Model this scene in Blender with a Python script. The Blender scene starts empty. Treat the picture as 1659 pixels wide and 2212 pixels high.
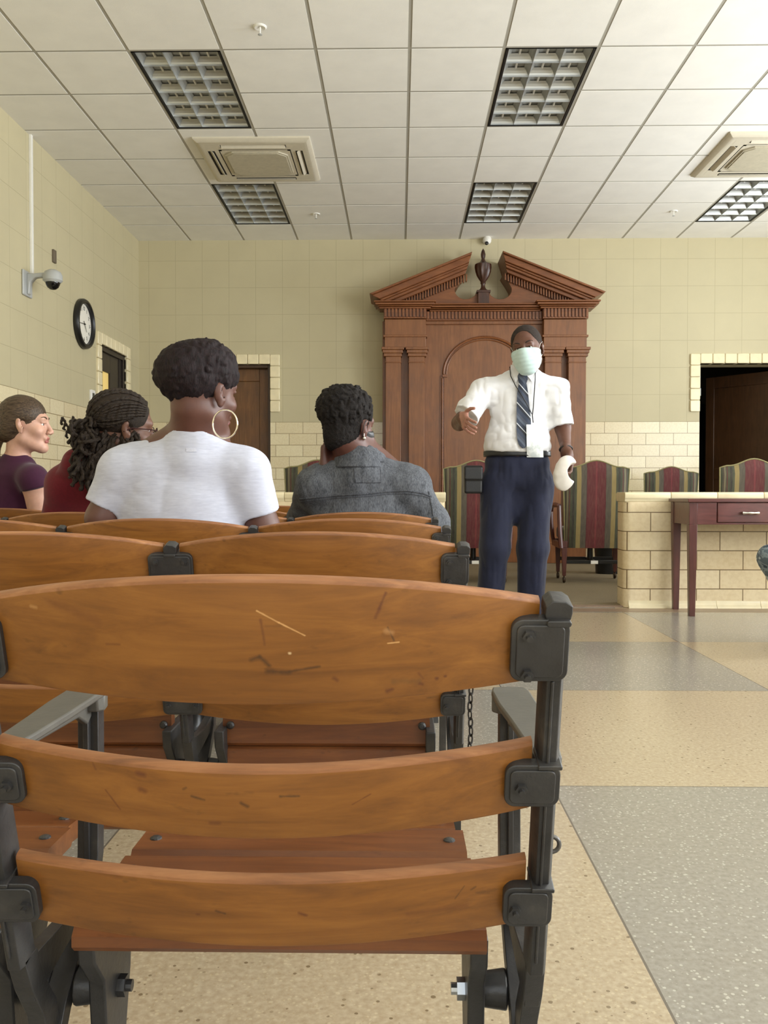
import bpy, bmesh, math, random
import numpy as np
from mathutils import Vector, Matrix, Euler
R = math.radians
rng = random.Random(7)
COL = bpy.context.scene.collection
SC = bpy.context.scene
SC.view_settings.view_transform = 'Standard'
SC.view_settings.look = 'None'
SC.view_settings.gamma = 1.0
SC.view_settings.use_curve_mapping = False
SC.view_settings.exposure = 0.0

# ------------------------------------------------------------------ camera
FPX = 1881.0
CZ = .775
cam = bpy.data.cameras.new('camera')
cam.sensor_fit = 'VERTICAL'; cam.sensor_height = 36.0
cam.lens = FPX / 2212 * 36.0
cam.clip_start = .02
camo = bpy.data.objects.new('camera', cam); COL.objects.link(camo)
camo.location = (0, 0, CZ)
camo.rotation_euler = Euler((R(90 - 1.22), 0, R(1.02)), 'XYZ')
SC.camera = camo
CR = camo.rotation_euler.to_matrix()

def P(px, py, Y=None, X=None, Z=None):
    """world point seen at a photograph pixel, on a plane of the room"""
    d = CR @ Vector(((px - 829.5) / FPX, -(py - 1106) / FPX, -1))
    if Y is not None: t = Y / d.y
    elif X is not None: t = X / d.x
    else: t = (Z - CZ) / d.z
    return Vector((0, 0, CZ)) + d * t

# ------------------------------------------------------------------ mesh builder
class MB:
    def __init__(s): s.v = []; s.f = []; s.m = []
    def add(s, vs, fs, mi=0):
        n = len(s.v); s.v += [tuple(v) for v in vs]
        s.f += [tuple(n + i for i in f) for f in fs]; s.m += [mi] * len(fs)
        return s
    def box(s, x0, x1, y0, y1, z0, z1, mi=0, M=None):
        vs = [Vector((x, y, z)) for z in (z0, z1) for y in (y0, y1) for x in (x0, x1)]
        if M is not None: vs = [M @ v for v in vs]
        return s.add(vs, [(0, 2, 3, 1), (4, 5, 7, 6), (0, 1, 5, 4), (1, 3, 7, 5), (3, 2, 6, 7), (2, 0, 4, 6)], mi)
    def prism(s, poly, a0, a1, axis='y', mi=0, M=None):
        """poly of (u,v); axis y: (x,z); axis x: (y,z); axis z: (x,y)"""
        def mk(u, v, a):
            return {'y': Vector((u, a, v)), 'x': Vector((a, u, v)), 'z': Vector((u, v, a))}[axis]
        n = len(poly)
        vs = [mk(u, v, a0) for u, v in poly] + [mk(u, v, a1) for u, v in poly]
        if M is not None: vs = [M @ v for v in vs]
        fs = [(i, (i + 1) % n, n + (i + 1) % n, n + i) for i in range(n)]
        fs += [tuple(range(n))[::-1], tuple(range(n, 2 * n))]
        return s.add(vs, fs, mi)
    def lathe(s, prof, c=(0, 0, 0), axis='z', n=24, mi=0, M=None):
        """prof: list of (radius, height)"""
        vs = []; c = Vector(c)
        for r, h in prof:
            for k in range(n):
                a = 2 * math.pi * k / n; u, w = r * math.cos(a), r * math.sin(a)
                p = {'z': Vector((u, w, h)), 'y': Vector((u, h, -w)), 'x': Vector((h, u, w))}[axis] + c
                vs.append(M @ p if M is not None else p)
        fs = []
        for i in range(len(prof) - 1):
            for k in range(n):
                a, b = i * n + k, i * n + (k + 1) % n
                fs.append((a, b, b + n, a + n))
        if prof[0][0] > 1e-6: fs.append(tuple(range(n))[::-1])
        if prof[-1][0] > 1e-6: fs.append(tuple((len(prof) - 1) * n + k for k in range(n)))
        return s.add(vs, fs, mi)
    def cyl(s, p0, p1, r, r1=None, n=16, mi=0): return s.tube([p0, p1], [r, r if r1 is None else r1], n, mi)
    def tube(s, pts, r, n=10, mi=0, closed=False):
        pts = [Vector(p) for p in pts]; N = len(pts)
        rs = r if isinstance(r, (list, tuple)) else [r] * N
        vs = []; up = None
        for i, p in enumerate(pts):
            if closed: t = pts[(i + 1) % N] - pts[i - 1]
            else: t = pts[min(i + 1, N - 1)] - pts[max(i - 1, 0)]
            t = t.normalized() if t.length > 1e-9 else Vector((0, 0, 1))
            if up is None:
                up = Vector((0, 0, 1)) if abs(t.z) < .9 else Vector((1, 0, 0))
            a = t.cross(up).normalized(); b = a.cross(t).normalized(); up = b
            for k in range(n):
                an = 2 * math.pi * k / n
                vs.append(p + (a * math.cos(an) + b * math.sin(an)) * rs[i])
        fs = []
        for i in range(N if closed else N - 1):
            for k in range(n):
                a0, a1 = i * n + k, i * n + (k + 1) % n
                b0, b1 = ((i + 1) % N) * n + k, ((i + 1) % N) * n + (k + 1) % n
                fs.append((a0, a1, b1, b0))
        if not closed: fs += [tuple(range(n))[::-1], tuple((N - 1) * n + k for k in range(n))]
        return s.add(vs, fs, mi)
    def rbox(s, x0, x1, y0, y1, z0, z1, r, axis='y', mi=0, seg=4, M=None):
        """box with its four edges along an axis rounded"""
        if axis == 'y': u0, u1, v0, v1, a0, a1 = x0, x1, z0, z1, y0, y1
        elif axis == 'x': u0, u1, v0, v1, a0, a1 = y0, y1, z0, z1, x0, x1
        else: u0, u1, v0, v1, a0, a1 = x0, x1, y0, y1, z0, z1
        poly = []
        for cu, cv, st in ((u1 - r, v1 - r, 0), (u0 + r, v1 - r, 90), (u0 + r, v0 + r, 180), (u1 - r, v0 + r, 270)):
            for k in range(seg + 1):
                a = R(st + 90 * k / seg); poly.append((cu + r * math.cos(a), cv + r * math.sin(a)))
        return s.prism(poly, a0, a1, axis, mi, M)
    def build(s, name, mats, parent=None, bevel=0, smooth=False, seg=2, origin=None):
        me = bpy.data.meshes.new(name)
        me.from_pydata(s.v, [], s.f)
        if not isinstance(mats, (list, tuple)): mats = [mats]
        for m in mats: me.materials.append(m)
        me.polygons.foreach_set('material_index', s.m)
        bm = bmesh.new(); bm.from_mesh(me)
        bmesh.ops.recalc_face_normals(bm, faces=bm.faces)
        if origin is not None:
            bmesh.ops.translate(bm, vec=-Vector(origin), verts=bm.verts)
        bm.to_mesh(me); bm.free()
        return finish(name, me, parent, bevel, smooth, seg, origin)

def finish(name, me, parent=None, bevel=0, smooth=False, seg=2, origin=None):
    o = bpy.data.objects.new(name, me); COL.objects.link(o)
    if origin is not None: o.location = origin
    if parent is not None: o.parent = parent
    if bevel:
        b = o.modifiers.new('bevel', 'BEVEL'); b.width = bevel; b.segments = seg; b.limit_method = 'ANGLE'; b.angle_limit = R(35)
        b.harden_normals = False
    if smooth or bevel:
        me.polygons.foreach_set('use_smooth', [True] * len(me.polygons))
        if smooth != 'full':
            me.set_sharp_from_angle(angle=R(40)) if hasattr(me, 'set_sharp_from_angle') else None
    return o

def thing(name, label, cat, loc=(0, 0, 0), rz=0, group=None):
    o = bpy.data.objects.new(name, None); COL.objects.link(o)
    o.empty_display_size = .05
    o.location = loc; o.rotation_euler = (0, 0, rz)
    return tag(o, label, cat, group)
def tag(o, label, cat, group=None):
    o['label'] = label; o['category'] = cat
    if group: o['group'] = group
    return o
def struct(o): o['kind'] = 'structure'; return o
def copy_tree(o, parent=None):
    c = o.copy(); COL.objects.link(c)
    if parent is not None: c.parent = parent
    for ch in list(o.children): copy_tree(ch, c)
    return c

# ------------------------------------------------------------------ materials
def srgb(r, g, b):
    f = lambda c: (c / 255 / 12.92) if c / 255 <= .04045 else ((c / 255 + .055) / 1.055) ** 2.4
    return (f(r), f(g), f(b), 1)
class NT:
    def __init__(s, name, rough=.6, metal=0, spec=.5):
        s.m = bpy.data.materials.new(name); s.m.use_nodes = True
        s.t = s.m.node_tree; s.b = s.t.nodes['Principled BSDF']
        s.b.inputs['Roughness'].default_value = rough
        s.b.inputs['Metallic'].default_value = metal
        s.b.inputs['Specular IOR Level'].default_value = spec
    def n(s, typ, **kw):
        nd = s.t.nodes.new(typ)
        for k, v in kw.items():
            if k in ('operation', 'blend_type', 'data_type', 'offset', 'offset_frequency', 'wave_type', 'bands_direction', 'wave_profile', 'feature', 'interpolation_type', 'clamp', 'use_clamp', 'musgrave_type', 'noise_dimensions'): setattr(nd, k, v)
            else: nd.inputs[k.replace('_', ' ')].default_value = v
        return nd
    def l(s, a, b): s.t.links.new(a, b)
    def coord(s, scale=(1, 1, 1), loc=(0, 0, 0), rot=(0, 0, 0), kind='Object'):
        tc = s.n('ShaderNodeTexCoord'); mp = s.n('ShaderNodeMapping')
        mp.inputs['Scale'].default_value = scale; mp.inputs['Location'].default_value = loc; mp.inputs['Rotation'].default_value = rot
        s.l(tc.outputs[kind], mp.inputs[0]); return mp.outputs[0]
    def noise(s, vec, scale, detail=4, rough=.55, dist=0):
        nd = s.n('ShaderNodeTexNoise'); nd.inputs['Scale'].default_value = scale; nd.inputs['Detail'].default_value = detail
        nd.inputs['Roughness'].default_value = rough; nd.inputs['Distortion'].default_value = dist
        s.l(vec, nd.inputs['Vector']); return nd.outputs['Fac']
    def ramp(s, fac, stops, interp='LINEAR'):
        nd = s.n('ShaderNodeValToRGB'); cr = nd.color_ramp; cr.interpolation = interp
        while len(cr.elements) > 1: cr.elements.remove(cr.elements[-1])
        cr.elements[0].position = stops[0][0]; cr.elements[0].color = stops[0][1]
        for p, c in stops[1:]: cr.elements.new(p).color = c
        s.l(fac, nd.inputs[0]); return nd.outputs[0]
    def mix(s, fac, a, b, blend='MIX'):
        nd = s.n('ShaderNodeMix', data_type='RGBA', blend_type=blend)
        for v, i in ((fac, 0), (a, 6), (b, 7)):
            if hasattr(v, 'is_linked') or hasattr(v, 'links'): s.l(v, nd.inputs[i])
            else: nd.inputs[i].default_value = v
        return nd.outputs[2]
    def math(s, op, a, b=0, c=None):
        nd = s.n('ShaderNodeMath', operation=op)
        for v, i in ((a, 0), (b, 1), (c, 2)):
            if v is None: continue
            if hasattr(v, 'links'): s.l(v, nd.inputs[i])
            else: nd.inputs[i].default_value = v
        return nd.outputs[0]
    def bump(s, h, strength=.3, dist=.01):
        nd = s.n('ShaderNodeBump'); nd.inputs['Strength'].default_value = strength; nd.inputs['Distance'].default_value = dist
        s.l(h, nd.inputs['Height']); s.l(nd.outputs[0], s.b.inputs['Normal']); return nd
    def color(s, c):
        if hasattr(c, 'links'): s.l(c, s.b.inputs['Base Color'])
        else: s.b.inputs['Base Color'].default_value = c
    def rough(s, r):
        s.l(r, s.b.inputs['Roughness'])

def plain(name, c, rough=.6, metal=0, var=.08, scale=30, bump=0, bscale=200, spec=.5, stretch=(1, 1, 1), sheen=0):
    t = NT(name, rough, metal, spec)
    v = t.coord(stretch)
    n = t.noise(v, scale)
    d = tuple(x * (1 - var) for x in c[:3]) + (1,); e = tuple(min(1, x * (1 + var)) for x in c[:3]) + (1,)
    t.color(t.ramp(n, [(.3, d), (.7, e)]))
    if bump: t.bump(t.noise(v, bscale, 3), bump, .002)
    if sheen:
        t.b.inputs['Sheen Weight'].default_value = sheen
    return t.m

def wood(name, dark, mid, light, axis='x', rough=.38, scale=1.0, bump=.15, scratch=True, coat=.15, marks=None):
    """oiled / varnished plank, grain along one axis"""
    t = NT(name, rough)
    st = {'x': (1.2, 14, 14), 'z': (14, 14, 1.2), 'y': (14, 1.2, 14)}[axis]
    v = t.coord(tuple(a * scale for a in st))
    oi = t.n('ShaderNodeObjectInfo')
    ad = t.n('ShaderNodeVectorMath', operation='ADD'); t.l(v, ad.inputs[0])
    cb = t.n('ShaderNodeCombineXYZ'); mu = t.math('MULTIPLY', oi.outputs['Random'], 37.0)
    for i in range(3): t.l(mu, cb.inputs[i])
    t.l(cb.outputs[0], ad.inputs[1]); v = ad.outputs[0]
    g = t.noise(v, 3.0, 8, .62, 1.2)
    f = t.noise(v, 22.0, 3, .6)
    big = t.noise(t.coord((1, 1, 1)), 9.0 * scale, 3, .5)
    gm = t.math('ADD', t.math('MULTIPLY', g, .62), t.math('ADD', t.math('MULTIPLY', f, .12), t.math('MULTIPLY', big, .26)))
    c = t.ramp(gm, [(.32, dark), (.5, mid), (.68, light)])
    if scratch:
        sp = t.noise(t.coord((.55, 1, 1.3)), 52.0, 3, .55)
        c = t.mix(t.ramp(sp, [(.66, (0, 0, 0, 1)), (.76, (.5, .5, .5, 1))]), c, tuple(x * .4 for x in dark[:3]) + (1,))
    if marks:
        tc = t.n('ShaderNodeTexCoord'); sp_ = t.n('ShaderNodeSeparateXYZ'); t.l(tc.outputs['Object'], sp_.inputs[0]); wob = t.noise(tc.outputs['Object'], 120, 3)
        for x0, z0, x1, z1, w_, col_, str_ in marks:
            L2 = (x1 - x0) ** 2 + (z1 - z0) ** 2 + 1e-9
            dx = t.math('SUBTRACT', sp_.outputs[0], x0); dz = t.math('SUBTRACT', sp_.outputs[2], z0)
            h = t.n('ShaderNodeMath', operation='DIVIDE', use_clamp=True); t.l(t.math('ADD', t.math('MULTIPLY', dx, x1 - x0), t.math('MULTIPLY', dz, z1 - z0)), h.inputs[0]); h.inputs[1].default_value = L2
            h = h.outputs[0]
            ex = t.math('SUBTRACT', dx, t.math('MULTIPLY', h, x1 - x0)); ez = t.math('SUBTRACT', dz, t.math('MULTIPLY', h, z1 - z0))
            dist = t.math('SQRT', t.math('ADD', t.math('MULTIPLY', ex, ex), t.math('MULTIPLY', ez, ez)))
            k_ = t.n('ShaderNodeMath', operation='MULTIPLY_ADD', use_clamp=True); t.l(t.math('MULTIPLY_ADD', wob, w_ * 1.2, dist), k_.inputs[0]); k_.inputs[1].default_value = -1 / w_; k_.inputs[2].default_value = 1.6
            c = t.mix(t.math('MULTIPLY', k_.outputs[0], str_), c, col_)
    t.color(c)
    t.rough(t.math('MULTIPLY_ADD', big, .25, rough - .1))
    t.b.inputs['Coat Weight'].default_value = coat; t.b.inputs['Coat Roughness'].default_value = .3
    if bump: t.bump(gm, bump, .002)
    return t.m

def brick(t, vec, w, h, mortar, offset=.5, squash=None):
    b = t.n('ShaderNodeTexBrick'); b.offset = offset; b.offset_frequency = 2; b.squash = 1
    b.inputs['Scale'].default_value = 1; b.inputs['Brick Width'].default_value = w; b.inputs['Row Height'].default_value = h
    b.inputs['Mortar Size'].default_value = mortar; b.inputs['Mortar Smooth'].default_value = .3; b.inputs['Bias'].default_value = 0
    b.inputs['Color1'].default_value = (1, 1, 1, 1); b.inputs['Color2'].default_value = (.0, .0, .0, 1); b.inputs['Mortar'].default_value = (.5, .5, .5, 1)
    t.l(vec, b.inputs['Vector'])
    return b.outputs['Color'], b.outputs['Fac']

def wall_vec(t, ax, du=0, dv=0):
    """(u, v) = (x or y, z) in metres"""
    tc = t.n('ShaderNodeTexCoord'); sp = t.n('ShaderNodeSeparateXYZ'); t.l(tc.outputs['Object'], sp.inputs[0])
    cb = t.n('ShaderNodeCombineXYZ')
    t.l(t.math('ADD', sp.outputs[0 if ax == 'x' else 1], du), cb.inputs[0])
    t.l(t.math('ADD', sp.outputs[2], dv), cb.inputs[1])
    return cb.outputs[0], sp.outputs[2], tc.outputs['Object']

PAINT = srgb(196, 186, 152); TILE_A = srgb(226, 214, 178); TILE_B = srgb(216, 201, 163); JOINT = srgb(150, 132, 96)
def wall_material(name, ax, du):
    t = NT(name, .5)
    top = 1.587
    vec, z, obj = wall_vec(t, ax, du, -top + 20 * .1305)
    c1, f1 = brick(t, vec, .311, .1305, .0035)
    vec2, _, _ = wall_vec(t, ax, du, -top + 20 * .305)
    c2, f2 = brick(t, vec2, .305, .305, .003, offset=0)
    n = t.noise(obj, 3.0, 4); n2 = t.noise(obj, 60, 2)
    tile = t.mix(c1, TILE_A, TILE_B); tile = t.mix(.10, tile, t.ramp(n2, [(.35, srgb(190, 160, 110)), (.6, srgb(250, 240, 214))]))
    tile = t.mix(f1, tile, JOINT)
    pa = t.ramp(n, [(.3, tuple(x * .95 for x in PAINT[:3]) + (1,)), (.7, PAINT)])
    pa = t.mix(t.math('MULTIPLY', f2, .35), pa, srgb(140, 128, 96))
    up = t.math('GREATER_THAN', z, top)
    t.color(t.mix(up, tile, pa))
    t.rough(t.math('MULTIPLY_ADD', up, .4, .22))
    h = t.math('SUBTRACT', 1.0, t.mix(up, f1, t.math('MULTIPLY', f2, .35)))
    t.bump(h, .5, .003)
    return t.m
def dais_material(name, ax='x', du=0, dv=0):
    t = NT(name, .22)
    vec, z, obj = wall_vec(t, ax, du, dv)
    c1, f1 = brick(t, vec, .311, .1295, .0035)
    n2 = t.noise(obj, 40, 3); n3 = t.noise(obj, 7, 2)
    tile = t.mix(c1, srgb(238, 222, 186), srgb(228, 208, 168))
    tile = t.mix(.12, tile, t.ramp(n2, [(.35, srgb(176, 146, 100)), (.6, srgb(250, 240, 214))]))
    tile = t.mix(t.math('MULTIPLY', n3, .2), tile, srgb(205, 180, 135))
    t.color(t.mix(f1, tile, srgb(126, 104, 74)))
    t.bump(t.math('SUBTRACT', 1.0, f1), .6, .003)
    return t.m

M = {}
M['glaze'] = plain('glazed_cream', srgb(234, 221, 184), .2, var=.06, scale=12)
M['glaze_joint'] = plain('grout', srgb(140, 120, 88), .8)
M['wood_seat'] = wood('seat_slat_wood', srgb(104, 62, 20), srgb(130, 81, 28), srgb(152, 99, 39), 'x', .42)
M['wood_board'] = wood('seat_board_wood', srgb(88, 46, 18), srgb(110, 62, 26), srgb(130, 78, 36), 'x', .38)
M['wood_edge'] = wood('worn_slat_edge', srgb(104, 66, 40), srgb(146, 96, 58), srgb(180, 128, 84), 'x', .5, scratch=True)
M['wood_rered'] = wood('oak_panelling', srgb(102, 60, 29), srgb(124, 76, 39), srgb(140, 90, 50), 'z', .36, .6, scratch=False, coat=.1)
M['wood_cornice'] = wood('oak_cornice', srgb(96, 54, 25), srgb(122, 71, 35), srgb(142, 88, 46), 'x', .36, .6, scratch=False, coat=.1)
M['wood_urn'] = wood('dark_carved_wood', srgb(46, 26, 16), srgb(66, 38, 24), srgb(90, 54, 36), 'z', .4, 1, scratch=False)
M['wood_door'] = wood('brown_door_wood', srgb(84, 52, 24), srgb(108, 70, 34), srgb(126, 84, 44), 'z', .4, .7, scratch=False)
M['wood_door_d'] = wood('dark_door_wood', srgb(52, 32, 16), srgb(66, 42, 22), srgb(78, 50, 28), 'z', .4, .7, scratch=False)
M['mahog'] = wood('mahogany_wood', srgb(66, 30, 26), srgb(92, 46, 40), srgb(112, 60, 52), 'x', .3, .6, scratch=False, coat=.3)
M['mahog_l'] = wood('mahogany_leg_wood', srgb(58, 28, 24), srgb(84, 42, 37), srgb(102, 54, 47), 'z', .3, .6, scratch=False, coat=.3)
t = NT('painted_cast_iron', .42, .0, .55)
v = t.coord(); n = t.noise(v, 26, 5); n2 = t.noise(v, 140, 3)
t.color(t.ramp(n, [(.3, srgb(38, 37, 37)), (.6, srgb(52, 51, 51)), (.74, srgb(70, 67, 63))]))
t.rough(t.math('MULTIPLY_ADD', n, .25, .3)); t.bump(n2, .25, .002); M['iron'] = t.m
M['iron_grey'] = plain('grey_iron', srgb(92, 90, 84), .5, 0, .12, 20, .15, 120)
M['steel'] = plain('zinc_bolt', srgb(190, 195, 200), .3, .9, .05)
M['chrome'] = plain('satin_nickel', srgb(210, 205, 195), .25, 1, .03)
M['black'] = plain('black_plastic', srgb(22, 22, 23), .35)
M['white_pl'] = plain('white_plastic', srgb(232, 230, 222), .4, var=.03)
M['grey_pl'] = plain('grey_plastic', srgb(176, 178, 176), .4, var=.03)
M['dark_frame'] = plain('dark_bronze_frame', srgb(48, 40, 34), .4, .2)
M['tile_ceiling'] = plain('ceiling_tile', srgb(240, 238, 231), .9, var=.03, scale=5, bump=.25, bscale=260)
M['grid'] = plain('ceiling_grid', srgb(168, 164, 152), .6, var=.03)
M['vent'] = plain('cassette_plastic', srgb(206, 198, 178), .5, var=.03)
M['vent_d'] = plain('vent_inside', srgb(40, 36, 32), .6)
M['carpet'] = plain('olive_carpet', srgb(122, 108, 82), .95, var=.25, scale=160, bump=.5, bscale=500)
M['brown_edge'] = plain('stone_border', srgb(146, 124, 104), .35, var=.1)
M['blackout'] = plain('dark_void', srgb(20, 19, 18), .8)

# terrazzo floor, alternating squares
t = NT('terrazzo', .18, 0, .5)
tc = t.n('ShaderNodeTexCoord'); sp = t.n('ShaderNodeSeparateXYZ'); t.l(tc.outputs['Object'], sp.inputs[0])
FX0, FXW, FY0, FYW = .405, 1.052, 2.30, 1.128
u = t.math('DIVIDE', t.math('SUBTRACT', sp.outputs[0], FX0), FXW); w_ = t.math('DIVIDE', t.math('SUBTRACT', sp.outputs[1], FY0), FYW)
ck = t.math('ABSOLUTE', t.math('MODULO', t.math('ADD', t.math('FLOOR', u), t.math('FLOOR', w_)), 2.0))
par = t.math('GREATER_THAN', ck, .5)
def linedist(x, wd):
    fr = t.math('SUBTRACT', x, t.math('ROUND', x)); return t.math('LESS_THAN', t.math('ABSOLUTE', fr), .0022 / wd)
ln = t.math('MAXIMUM', linedist(u, FXW), linedist(w_, FYW))
def chips(scale, thr, wobble=0):
    vo = t.n('ShaderNodeTexVoronoi'); vo.inputs['Scale'].default_value = scale; vo.inputs['Randomness'].default_value = 1
    t.l(tc.outputs['Object'], vo.inputs['Vector'])
    s3 = t.n('ShaderNodeSeparateColor'); t.l(vo.outputs['Color'], s3.inputs[0])
    return t.math('MULTIPLY', t.math('LESS_THAN', vo.outputs['Distance'], t.math('MULTIPLY', s3.outputs[1], .42)), t.math('GREATER_THAN', s3.outputs[0], thr)), s3.outputs[2]
cd, r1 = chips(95, .80); cw, r2 = chips(120, .35); cs, r3 = chips(210, .6)
nb = t.noise(tc.outputs['Object'], 2.2, 4); nf = t.noise(tc.outputs['Object'], 90, 3)
beige = t.ramp(nf, [(.3, srgb(172, 155, 128)), (.7, srgb(196, 181, 154))])
beige = t.mix(t.math('MULTIPLY', cw, .35), beige, srgb(222, 208, 174))
beige = t.mix(t.math('MULTIPLY', cs, .3), beige, srgb(168, 140, 96))
beige = t.mix(t.math('MULTIPLY', cd, t.math('MULTIPLY_ADD', r1, .6, .2)), beige, srgb(96, 78, 52))
grey = t.ramp(nf, [(.3, srgb(142, 138, 128)), (.7, srgb(164, 160, 150))])
grey = t.mix(t.math('MULTIPLY', cw, .6), grey, srgb(214, 210, 196))
grey = t.mix(t.math('MULTIPLY', cs, .3), grey, srgb(120, 116, 104))
c = t.mix(par, beige, grey)
c = t.mix(t.math('MULTIPLY', nb, .22), c, srgb(150, 128, 96))
c = t.mix(ln, c, srgb(112, 104, 92)); t.color(c)
t.rough(t.math('MULTIPLY_ADD', nb, .16, .12))
M['terrazzo'] = t.m
CHECK_PAR = par

# ------------------------------------------------------------------ room
XL, XR, YB, YF, ZC = -2.97, 5.6, 9.92, -3.2, CZ + 2.874
struct(MB().box(XL - .2, XR + .2, YF - .2, 14.0, -.2, 0).build('floor', M['terrazzo']))
ZH = 2.28   # door head height
# back wall with two door openings
DL0, DL1 = P(414, 900, Y=YB).x, P(584, 900, Y=YB).x
DR0, DR1 = P(1511, 900, Y=YB).x, P(1511, 900, Y=YB).x + 1.10
zdl = P(500, 787, Y=YB).z; zdr = P(1600, 785, Y=YB).z
mb = MB()
T = .30
mb.box(XL - T, DL0, YB, YB + T, 0, ZC + .3); mb.box(DL0, DL1, YB, YB + T, zdl, ZC + .3)
mb.box(DL1, DR0, YB, YB + T, 0, ZC + .3); mb.box(DR0, DR1, YB, YB + T, zdr, ZC + .3)
mb.box(DR1, XR + T, YB, YB + T, 0, ZC + .3)
struct(mb.build('wall_back', wall_material('painted_block_wall', 'x', -2.32 + 31.1)))
# left wall with one door
LY0, LY1 = P(217, 850, X=XL).y, P(272, 850, X=XL).y; zll = P(217, 743, X=XL).z
mb = MB()
mb.box(XL - T, XL, YF - T, LY0, 0, ZC + .3); mb.box(XL - T, XL, LY0, LY1, zll, ZC + .3); mb.box(XL - T, XL, LY1, YB, 0, ZC + .3)
struct(mb.build('wall_left', wall_material('painted_block_wall_side', 'y', .1 + 31.1)))
M['wallplain'] = wall_material('painted_block_wall_far', 'y', 31.1)
# right wall with four tall windows, front wall behind the viewer with two
def wall_openings(name, ax, a, span, opens, z0, z1, mat):
    mb = MB(); cur = span[0]
    def bx(u0, u1, zz0, zz1):
        if ax == 'x': mb.box(u0, u1, a - T, a, zz0, zz1)
        else: mb.box(a, a + T, u0, u1, zz0, zz1)
    for o0, o1 in opens:
        bx(cur, o0, 0, ZC + .3); bx(o0, o1, 0, z0); bx(o0, o1, z1, ZC + .3); cur = o1
    bx(cur, span[1], 0, ZC + .3)
    return struct(mb.build(name, mat))
WR = [(-2.2, -.6), (.4, 2.0), (3.0, 4.6), (6.4, 8.0)]
WF = [(-1.6, .2), (1.6, 3.4)]
wall_openings('wall_right', 'y', XR, (YF - T, YB), WR, .95, 3.2, M['wallplain'])
wall_openings('wall_front', 'x', YF, (XL, XR), WF, .95, 3.2, wall_material('painted_block_wall_rear', 'x', 31.1))
t = NT('window_glass', .02); t.b.inputs['Transmission Weight'].default_value = 1; t.b.inputs['IOR'].default_value = 1.05; t.color((1, 1, 1, 1)); M['glass'] = t.m
k = 0
for ax, a, lst in (('y', XR, WR), ('x', YF, WF)):
    for o0, o1 in lst:
        k += 1
        fr = MB(); e = .05
        def bx(u0, u1, z0, z1, m=fr, d0=.08, d1=.14):
            if ax == 'y': m.box(a + d0, a + d1, u0, u1, z0, z1)
            else: m.box(u0, u1, a - d1, a - d0, z0, z1)
        bx(o0, o0 + e, .95, 3.2); bx(o1 - e, o1, .95, 3.2); bx(o0, o1, .95, 1.0); bx(o0, o1, 3.15, 3.2); bx(o0, o1, 2.05, 2.1)
        bx((o0 + o1) / 2 - .02, (o0 + o1) / 2 + .02, 1.0, 3.15)
        fo = struct(fr.build('window_%d' % k, M['dark_frame']))
# ceiling: grid of bars with drop tiles
GX = lambda k: .065 + .61 * k
GY = [9.348 - .61 * j for j in range(0, 22)]
gb = MB().box(XL, XR, YF, YB, ZC + .12, ZC + .2)
for k in range(-4, 10):
    if XL < GX(k) < XR: gb.box(GX(k) - .012, GX(k) + .012, YF, YB, ZC + .0025, ZC + .04)
for y in GY:
    if y > YF:
        for k in range(-6, 10):
            x0, x1 = max(GX(k) + .012, XL), min(GX(k + 1) - .012, XR)
            if x1 - x0 > .03 and not any(kk == k and ly + .1 < y < ly + 1.1 for kk, ly in [(-3, 5.688), (1, 5.688), (-3, 8.128), (1, 8.128), (5, 8.128)]): gb.box(x0, x1, y - .012, y + .012, ZC + .0026, ZC + .04)
struct(gb.build('ceiling', M['grid']))
LIGHTS = [(-3, 5.688), (1, 5.688), (-3, 8.128), (1, 8.128), (5, 8.128)]
tiles = MB()
kx = range(-6, 10)
ys = [YB] + GY
for a, b in zip(ys[1:], ys[:-1]):
    a = max(a, YF)
    if b <= YF: continue
    for k in kx:
        x0, x1 = max(GX(k), XL), min(GX(k + 1), XR)
        if x1 - x0 < .06: continue
        if any(kk == k and a >= ly - .02 and b <= ly + 1.22 + .02 for kk, ly in LIGHTS): continue
        g = .012
        tiles.box(x0 + (g if x0 > XL else 0), x1 - (g if x1 < XR else 0), a + g, b - (g if b < YB else 0), ZC, ZC + .03)
struct(tiles.build('trim_1', M['tile_ceiling']))

# wall tile frames around the openings (rounded glazed trim)
def door_trim(name, ax, a, o0, o1, ztop, zbot, w=.11, r=.03):
    mb = MB(); gr = MB()
    def seg(u0, u1, z0, z1):
        if ax == 'x': mb.rbox(u0, u1, a - .022, a + .1, z0, z1, .012, 'y', 0, 3)
        else: mb.rbox(a - .1, a + .022, u0, u1, z0, z1, .012, 'x', 0, 3)
    n = int((ztop + w - zbot) / .131)
    for i in range(n):
        z1 = ztop + w - i * .131
        for u0, u1 in ((o0 - w, o0), (o1, o1 + w)):
            seg(u0, u1, z1 - .131 + .002, z1 - .002)
    m = max(1, round((o1 - o0) / .135)); s = (o1 - o0) / m
    for i in range(m): seg(o0 + i * s + .002, o0 + (i + 1) * s - .002, ztop, ztop + w)
    return struct(mb.build(name, M['glaze'], bevel=.006))
door_trim('trim_2', 'x', YB, DL0, DL1, zdl, 1.587)
door_trim('trim_3', 'x', YB, DR0, DR1, zdr, 1.587)
door_trim('trim_4', 'y', XL, LY0, LY1, zll, 1.587)

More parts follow.
